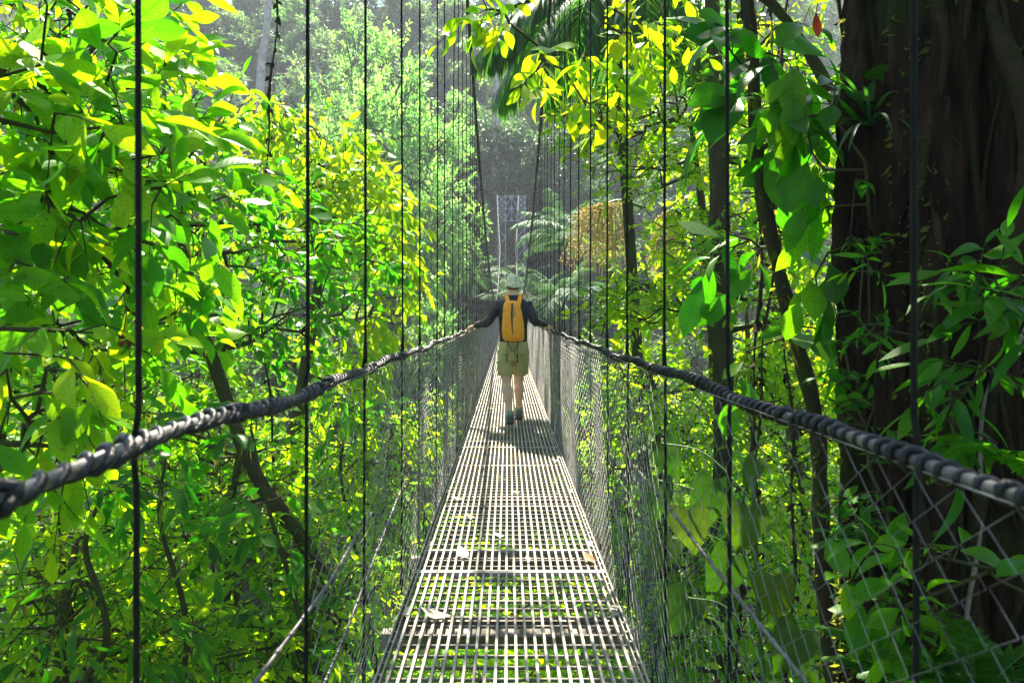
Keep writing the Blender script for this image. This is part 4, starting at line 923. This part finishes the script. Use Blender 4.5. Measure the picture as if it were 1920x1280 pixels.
# heart leaves behind the right net
hv = thing('heart_leaf_plant', 'climbing plant with very large dim heart leaves behind the right net', 'climbing plant', tuple(G(1.9, 4.3)))
hb = np.array(hv.location); fm = MB(); tm = MB(); rng = R_(85)
stem = bez([hb, (1.75, 4.2, -3), (1.45, 3.9, -.9), (1.35, 3.8, .3)], 8); tube(tm, stem-hb, np.linspace(.02, .012, len(stem)), 8)
for px, py, d, s, rn in ((1290, 955, 3.7, .26, .95), (1340, 900, 3.8, .30, .5), (1400, 950, 3.6, .27, .7), (1260, 1010, 3.8, .28, .35), (1450, 1080, 3.4, .25, .9), (1370, 1040, 3.7, .3, .45), (1235, 900, 4.1, .3, .3), (1420, 860, 3.9, .22, .6), (1500, 1180, 3.3, .27, .5), (1290, 1120, 3.9, .3, .4), (1240, 830, 4.2, .26, .35)):
    q = P(px, py, d)-hb; j = np.argmin(np.linalg.norm(stem-hb-q+[0, 0, .3], axis=1)); a = stem[j]-hb
    tube(tm, bez([a, (a+q)/2+[0, 0, .1], q], 6), .005, 5)
    put_leaves(fm, q[None], np.array([(-.35+rng.normal(0, .3), -.35, -.8)]), np.array([(rng.normal(0, .4), -.5+rng.normal(0, .35), .9)]), s*.9, T_HEART, np.array([rn]), rng, .2)
tm.build('stem', M['stalk'], hv); fm.build('leaves', M['heart'], hv)
# bromeliad on the trunk, ferns at the bottom right
def rosette(name, label, loc, n_, L, wd, rng, mt, el=(.1, 1.2), cat='bromeliad', droop=1.4, fern=False):
    root = thing(name, label, cat, tuple(loc)); f = MB(); r = MB()
    for k in range(n_):
        az = rng.uniform(0, 2*math.pi); e = rng.uniform(*el); d = (math.cos(az)*math.cos(e), math.sin(az)*math.cos(e), math.sin(e))
        if fern: frond(f, r, (0, 0, 0), d, L*rng.uniform(.7, 1.1), rng, droop=droop, nl=26, ll=wd, lw=.011, ldroop=.4, rr=.004, nseg=3, rnd=rng.uniform(.3, .9))
        else: strap(f, (0, 0, 0), d, L*rng.uniform(.6, 1.1), wd, rng, droop, 9, rng.uniform(0, .5))
    if fern: r.build('fern_stalk', M['stalk'], root)
    f.build('leaves', M[mt], root); return root
q = np.array(surf(math.pi*1.0, 2.15))+np.array(giant.location); rosette('bromeliad', 'strap leaved bromeliad perched high on the left side of the giant trunk', q, 44, .5, .009, R_(91), 'palm')
q = np.array(surf(math.pi*1.36, 2.85))+np.array(giant.location); rosette('bromeliad', 'broad strap leaved epiphyte hanging at the top of the view before the giant trunk', q+np.array((-.02, -.28, .1)), 12, .6, .045, R_(92), 'palm', droop=2.6)
rosette('fern', 'fern with arching fronds at the bottom right corner', P(1830, 1330, 2.3), 11, .42, .09, R_(93), 'dark', el=(.5, 1.3), cat='fern', fern=True)
rosette('fern', 'shaded fern low against the giant trunk left of the corner fern', P(1690, 1320, 2.5), 9, .36, .08, R_(94), 'dark', el=(.5, 1.3), cat='fern', fern=True)
rosette('fern', 'drooping fern growing at the right edge behind the handrail', P(1900, 880, 2.3), 9, .34, .08, R_(95), 'green', el=(.2, 1.0), cat='fern', fern=True)
# red leaves
rng = R_(96)
for px, py, d, s, lab in ((232, 640, 2.6, .085, 'red new leaf hanging in the foliage left of the bridge above the handrail'), (1530, 45, 3.3, .12, 'dark red dying leaf hanging beside the giant trunk at the top')):
    m = MB(); put_leaves(m, np.zeros((1, 3)), np.array([(.1, 0, -1.)]), np.array([(.2, -1, 0)]), s, T_BIG, np.array([.6]), rng); tube(m, [(0, 0, 0), (.01, 0, .06), (0, 0, .14)], .0022, 5)
    o = m.build('red_leaf', M['red']); o.location = P(px, py-20, d); tag(o, lab, 'leaf')
# lianas
rng = R_(97)
for i_, (px, d, lab) in enumerate(((1405, 5.0, 'thin liana hanging beside the thin leaning tree'), (1590, 4.4, 'liana hanging close left of the giant trunk'), (1475, 5.6, 'liana hanging among the leaves of the right thicket'), (505, 6.8, 'dark liana hanging inside the left foliage'), (120, 4.6, 'mossy liana hanging in the big leaved tree on the left'), (1440, 6.6, 'far liana with moss behind the thin leaning tree'))):
    zt = 5.5; x = P(px, 0, d)[0]; zz = np.arange(-3.5, zt, .15); m = MB(); pts = np.stack([.08*np.sin(zz*1.1+i_)+.02*np.sin(zz*5), .05*np.cos(zz*.9), zz], 1); tube(m, pts, .011+.004*np.sin(zz*6), 6)
    k = 260; iz = rng.integers(0, len(zz), k); put_leaves(m, pts[iz]+rng.normal(size=(k, 3))*.012, np.array([0, 0, -1.])+rng.normal(size=(k, 3))*.5, rng.normal(size=(k, 3)), rng.uniform(.03, .10, k), T_SM, rng.uniform(0, 1, k), rng)
    o = m.build('liana', M['vine']); o.location = (x, d, 0); tag(o, lab, 'liana', 'lianas hanging in the forest')

# ------------------------------------------------------------------ far forest
def proto_tree(name, mt, rng, regions, natt, H, tr, size, per, tw, barkm='twig', label='', group='', droop=.3, T=T_SM2, upj=.7, rvar=.3):
    return make_tree(name, label, 'tree', [(0, 0, 0), (.15, .1, H*.35), (-.1, .05, H*.65), (.05, 0, H*.88)], tr, regions, natt, mt, rng, seg=1.0, rtip=.012, barkm=barkm, group=group, per=per, tw=tw, size=size, T=T, droop=droop, upj=upj, rvar=rvar, twr=.005)
def blobs(rng, n, R, z0, z1, rr):
    out = []
    for k in range(n):
        a = rng.uniform(0, 2*math.pi); z = rng.uniform(z0, z1); f = math.sin(math.pi*(.15+.8*(z-z0)/(z1-z0)))
        r = R*f*rng.uniform(.3, .9); s = rng.uniform(.7, 1.2)
        out.append(((r*math.cos(a), r*math.sin(a), z), (rr*s, rr*s, rr*s*.55), s))
    return out
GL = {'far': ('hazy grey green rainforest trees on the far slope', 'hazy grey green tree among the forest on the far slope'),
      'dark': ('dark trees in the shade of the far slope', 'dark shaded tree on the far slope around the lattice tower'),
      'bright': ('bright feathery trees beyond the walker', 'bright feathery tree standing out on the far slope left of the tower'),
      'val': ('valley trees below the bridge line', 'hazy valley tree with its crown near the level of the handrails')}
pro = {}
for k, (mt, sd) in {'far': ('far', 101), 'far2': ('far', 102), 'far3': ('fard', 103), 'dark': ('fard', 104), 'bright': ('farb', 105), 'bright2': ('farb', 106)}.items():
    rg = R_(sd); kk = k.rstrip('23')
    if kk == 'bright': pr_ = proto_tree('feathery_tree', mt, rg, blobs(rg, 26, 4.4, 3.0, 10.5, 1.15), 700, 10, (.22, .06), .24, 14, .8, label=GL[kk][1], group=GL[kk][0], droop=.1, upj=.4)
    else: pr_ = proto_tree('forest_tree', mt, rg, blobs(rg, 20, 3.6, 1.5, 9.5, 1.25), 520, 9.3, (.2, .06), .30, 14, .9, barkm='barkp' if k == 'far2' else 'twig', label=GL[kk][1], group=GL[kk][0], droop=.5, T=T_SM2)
    pro[k] = pr_
used = set(); placed = []
def place(k, x, y, s, z=None, rz=None, lab=None, grp=None, sz=None):
    o = pro[k] if k not in used else copy_tree(pro[k])
    used.add(k)
    o.location = (x, y, float(bank(x, y))-.3 if z is None else z); o.rotation_euler = (0, 0, rng.uniform(0, 6.28) if rz is None else rz)
    o.scale = (s, s, sz or s*rng.uniform(.9, 1.15))
    if lab: o['label'] = lab
    if grp: o['group'] = grp
    placed.append(o)
    return o
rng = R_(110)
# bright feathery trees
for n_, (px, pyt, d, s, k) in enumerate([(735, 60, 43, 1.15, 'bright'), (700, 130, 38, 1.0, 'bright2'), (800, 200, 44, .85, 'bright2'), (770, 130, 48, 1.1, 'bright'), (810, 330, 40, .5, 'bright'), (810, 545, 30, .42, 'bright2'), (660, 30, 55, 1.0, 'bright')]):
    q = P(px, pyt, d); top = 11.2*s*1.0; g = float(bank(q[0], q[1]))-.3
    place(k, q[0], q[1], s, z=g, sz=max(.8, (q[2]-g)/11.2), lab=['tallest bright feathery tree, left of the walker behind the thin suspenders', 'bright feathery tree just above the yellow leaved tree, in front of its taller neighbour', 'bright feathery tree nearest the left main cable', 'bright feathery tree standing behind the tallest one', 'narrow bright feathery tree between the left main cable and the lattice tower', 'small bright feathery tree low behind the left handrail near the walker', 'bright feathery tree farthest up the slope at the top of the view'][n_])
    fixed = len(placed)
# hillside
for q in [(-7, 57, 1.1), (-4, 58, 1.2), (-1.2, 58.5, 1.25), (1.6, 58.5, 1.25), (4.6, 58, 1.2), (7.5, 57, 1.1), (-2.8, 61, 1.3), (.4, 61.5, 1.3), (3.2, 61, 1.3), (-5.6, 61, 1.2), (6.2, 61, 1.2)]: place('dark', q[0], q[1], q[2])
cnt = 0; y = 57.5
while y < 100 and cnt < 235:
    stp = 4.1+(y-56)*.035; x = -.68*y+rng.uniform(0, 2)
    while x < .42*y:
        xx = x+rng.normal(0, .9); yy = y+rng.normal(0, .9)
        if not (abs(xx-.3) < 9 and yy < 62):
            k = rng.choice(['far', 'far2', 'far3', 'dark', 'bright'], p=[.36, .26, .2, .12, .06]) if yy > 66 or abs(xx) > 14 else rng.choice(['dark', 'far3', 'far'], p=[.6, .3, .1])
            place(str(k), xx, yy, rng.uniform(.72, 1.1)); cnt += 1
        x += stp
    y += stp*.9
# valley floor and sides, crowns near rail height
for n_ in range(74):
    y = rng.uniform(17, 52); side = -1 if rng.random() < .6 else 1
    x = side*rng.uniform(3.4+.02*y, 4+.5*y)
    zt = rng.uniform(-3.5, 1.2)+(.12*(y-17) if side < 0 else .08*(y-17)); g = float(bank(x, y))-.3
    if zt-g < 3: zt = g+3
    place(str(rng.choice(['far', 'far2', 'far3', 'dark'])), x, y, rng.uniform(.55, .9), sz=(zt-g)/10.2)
for k, v in pro.items():
    if k not in used: bpy.data.objects.remove(v)
# each far tree is told apart by its look and by what it stands beside
SKIP = {47, 141, 146, 147, 148, 149, 161, 165, 166, 167, 168, 169, 170, 171, 178, 179, 180, 181, 182, 183, 184, 199, 205, 207, 224}
for q_, o in enumerate(placed):
    if q_ < fixed: continue
    x, y, z = o.location; px = 952+FPX*x/y; top = z+10*o.scale[2]; py = 590-(top-CZ)*FPX/y
    me_ = [c.data.materials[0].name for c in o.children if c.name.startswith('crown')][0]
    kind = {'far_leaf': 'grey green', 'far_dark_leaf': 'dark leaved', 'far_bright_leaf': 'bright feathery'}[me_]
    if me_ == 'far_leaf' and any('pale' in c.data.materials[0].name for c in o.children): kind = 'pale trunked'
    sz_ = 'small ' if o.scale[0] < .82 else 'broad ' if o.scale[0] > .98 else ''
    cols = [(300, 'behind the near left foliage'), (480, 'left of the bare pale trunk'), (560, 'beside the bare pale trunk'), (640, 'right of the bare pale trunk'), (720, 'behind the left feathery trees'), (800, 'behind the tallest feathery tree'),
            (880, 'left of the left main cable'), (925, 'between left main cable and tower'), (960, 'in line with the tower left leg'), (995, 'in line with the tower right leg'), (1050, 'right of the lattice tower'), (1110, 'behind the hazy palms'), (1190, 'behind the golden flower spray'),
            (1300, 'behind the lime leaved tree'), (1400, 'behind the straight mossy trunk'), (9999, 'behind the right thicket')]
    cp_ = [t for c_, t in cols if px < c_][0]
    rp_ = 'in the valley' if y < 40 else 'at the slope foot' if y < 60 else 'low on the slope' if y < 67 else 'part way up the slope' if y < 74 else 'high on the slope' if y < 82 else 'highest up the slope'
    o['label'] = sz_+kind+' tree '+rp_+' '+cp_
    o['group'] = 'trees in the valley' if y < 40 else 'trees on the far slope'
_same = {}
for q_, o in enumerate(placed):
    if q_ >= fixed and q_ not in SKIP: _same.setdefault(o['label'], []).append(o)
for lab_, os_ in _same.items():
    if len(os_) in (2, 3) and len(lab_.split()) < 16:
        os_.sort(key=lambda o: o.location.x/o.location.y)
        for o, w_ in zip(os_, ('leftmost', 'rightmost') if len(os_) == 2 else ('leftmost', 'middle', 'rightmost')): o['label'] = w_+' '+lab_
for q_ in sorted(SKIP):
    for c in list(placed[q_].children): bpy.data.objects.remove(c)
    bpy.data.objects.remove(placed[q_])
# pale trunks that stand clear
for px0, px1, pyb, pyt, d, r_, lab in ((488, 505, 165, -60, 52, .30, 'tall bare pale trunk rising on the far slope at upper left'), (930, 948, 205, -20, 60, .28, 'pale crooked trunk above the lattice tower')):
    a = P(px0, pyb, d); b_ = P(px1, pyt, d); g = float(bank(a[0], a[1])); m = MB(); pts = bez([(a[0]-.1, d, min(g, a[2]-4)), a, (a+b_)/2+[.15, 0, 0], b_, b_+[.4, 0, 4]], 6); tube(m, pts-pts[0], np.linspace(r_*1.2, r_*.6, len(pts)), 10)
    root = thing('pale_tree', lab, 'tree', tuple(pts[0])); m.build('trunk', M['barkp'], root)
    f = MB(); at = ell_pts(rng, [(pts[-1]-pts[0], (2.2, 2.2, 1.2), 1)], 120); twigs_leaves(f, None, at, rng.normal(size=(120, 3)), rng, per=12, tw=.9, size=.3, T=T_SM2); f.build('crown', M['far'], root)
# far palms and tree ferns
rng = R_(120)
fp, _ = make_palm('far_palm', 'pale bluish palm low in front of the lattice tower', (0, 0, 0), (0, 0, 3.2), 15, 3.4, rng, mat='palmf', group='hazy palms near the far end of the bridge', el=(-.1, 1.2), droop=1.3, ll=.9, lw=.05, ldroop=.9, nl=26, nseg=3)
spots = [(985, 540, 44, .8, None), (950, 560, 38, .55, 'pale bluish palm left of the walker hat'), (1050, 430, 36, .85, 'tall hazy palm right of the lattice tower'), (1055, 560, 22, .62, 'palm beside the right rail beyond the walker'), (1015, 560, 31, .6, 'hazy palm right behind the walker hat'), (1085, 470, 27, .8, 'hazy palm behind the golden flower spray'), (885, 520, 46, .8, 'hazy palm left of the lattice tower')]
for n_, (px, py, d, s, lab) in enumerate(spots):
    o = fp if n_ == 0 else copy_tree(fp); q = P(px, py, d); g = float(bank(q[0], q[1])); o.location = (q[0], q[1], q[2]-3.2*s); o.scale = (s,)*3; o.rotation_euler = (0, 0, n_*1.3)
    for ch in o.children:
        if ch.name.startswith('trunk'): ch.scale = (1, 1, 1); ch.location = (0, 0, 0)
    if lab: o['label'] = lab
    # each trunk reaches the ground
    ext = MB(); tube(ext, [(0, 0, .1), (.1, 0, (g-q[2])/s*.5+1.6), (0, 0, (g-q[2])/s+3.0)], .11, 8); ext.build('trunk_base', M['bark'], o)

# ------------------------------------------------------------------ undergrowth
rng = R_(130)
def ground_cover(name, n, yr, xf, size, hgt, mt, per=6, clump=.5, xoff=4):
    m = MB(); y = rng.uniform(yr[0], yr[1], n); x = rng.uniform(-1, 1, n)*(xf*np.abs(y)+xoff)
    h = hgt*np.clip(.5+.5*np.sin(x*1.3+1)*np.sin(y*1.1)+rng.normal(0, .25, n), .05, 1.5)
    z = bank(x, y)+h*rng.uniform(.1, 1, n); p = np.stack([x, y, z], 1)
    twigs_leaves(m, None, p, rng.normal(size=(n, 3))+[0, 0, .8], rng, per=per, tw=size*2.2, size=size, T=T_SM2, droop=.2, rbase=.5, rvar=.3, upj=.7)
    return tag(m.build(name, M[mt]), 'dense leafy '+name.replace('_', ' '), None, None, 'stuff')
ground_cover('undergrowth', 7500, (2.5, 22), .75, .2, 2.2, 'under', 7)
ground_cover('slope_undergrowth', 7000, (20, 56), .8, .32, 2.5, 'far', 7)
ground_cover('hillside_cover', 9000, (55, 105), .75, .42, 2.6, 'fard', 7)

# ------------------------------------------------------------------ humid air
m_, n_, nodes, L_ = mat_new('humid_air')
pv = N(nodes, 'ShaderNodeVolumePrincipled'); pv.inputs['Density'].default_value = .0012; pv.inputs['Color'].default_value = (.84, .92, 1, 1); pv.inputs['Anisotropy'].default_value = 0
L_.new(pv.outputs[0], N(nodes, 'ShaderNodeOutputMaterial').inputs[1])
hz = MB(); box(hz, (0, 50, 20), (216, 148, 76)); tag(hz.build('haze', m_, smooth=False), 'thin humid haze over the valley', None, None, 'stuff')
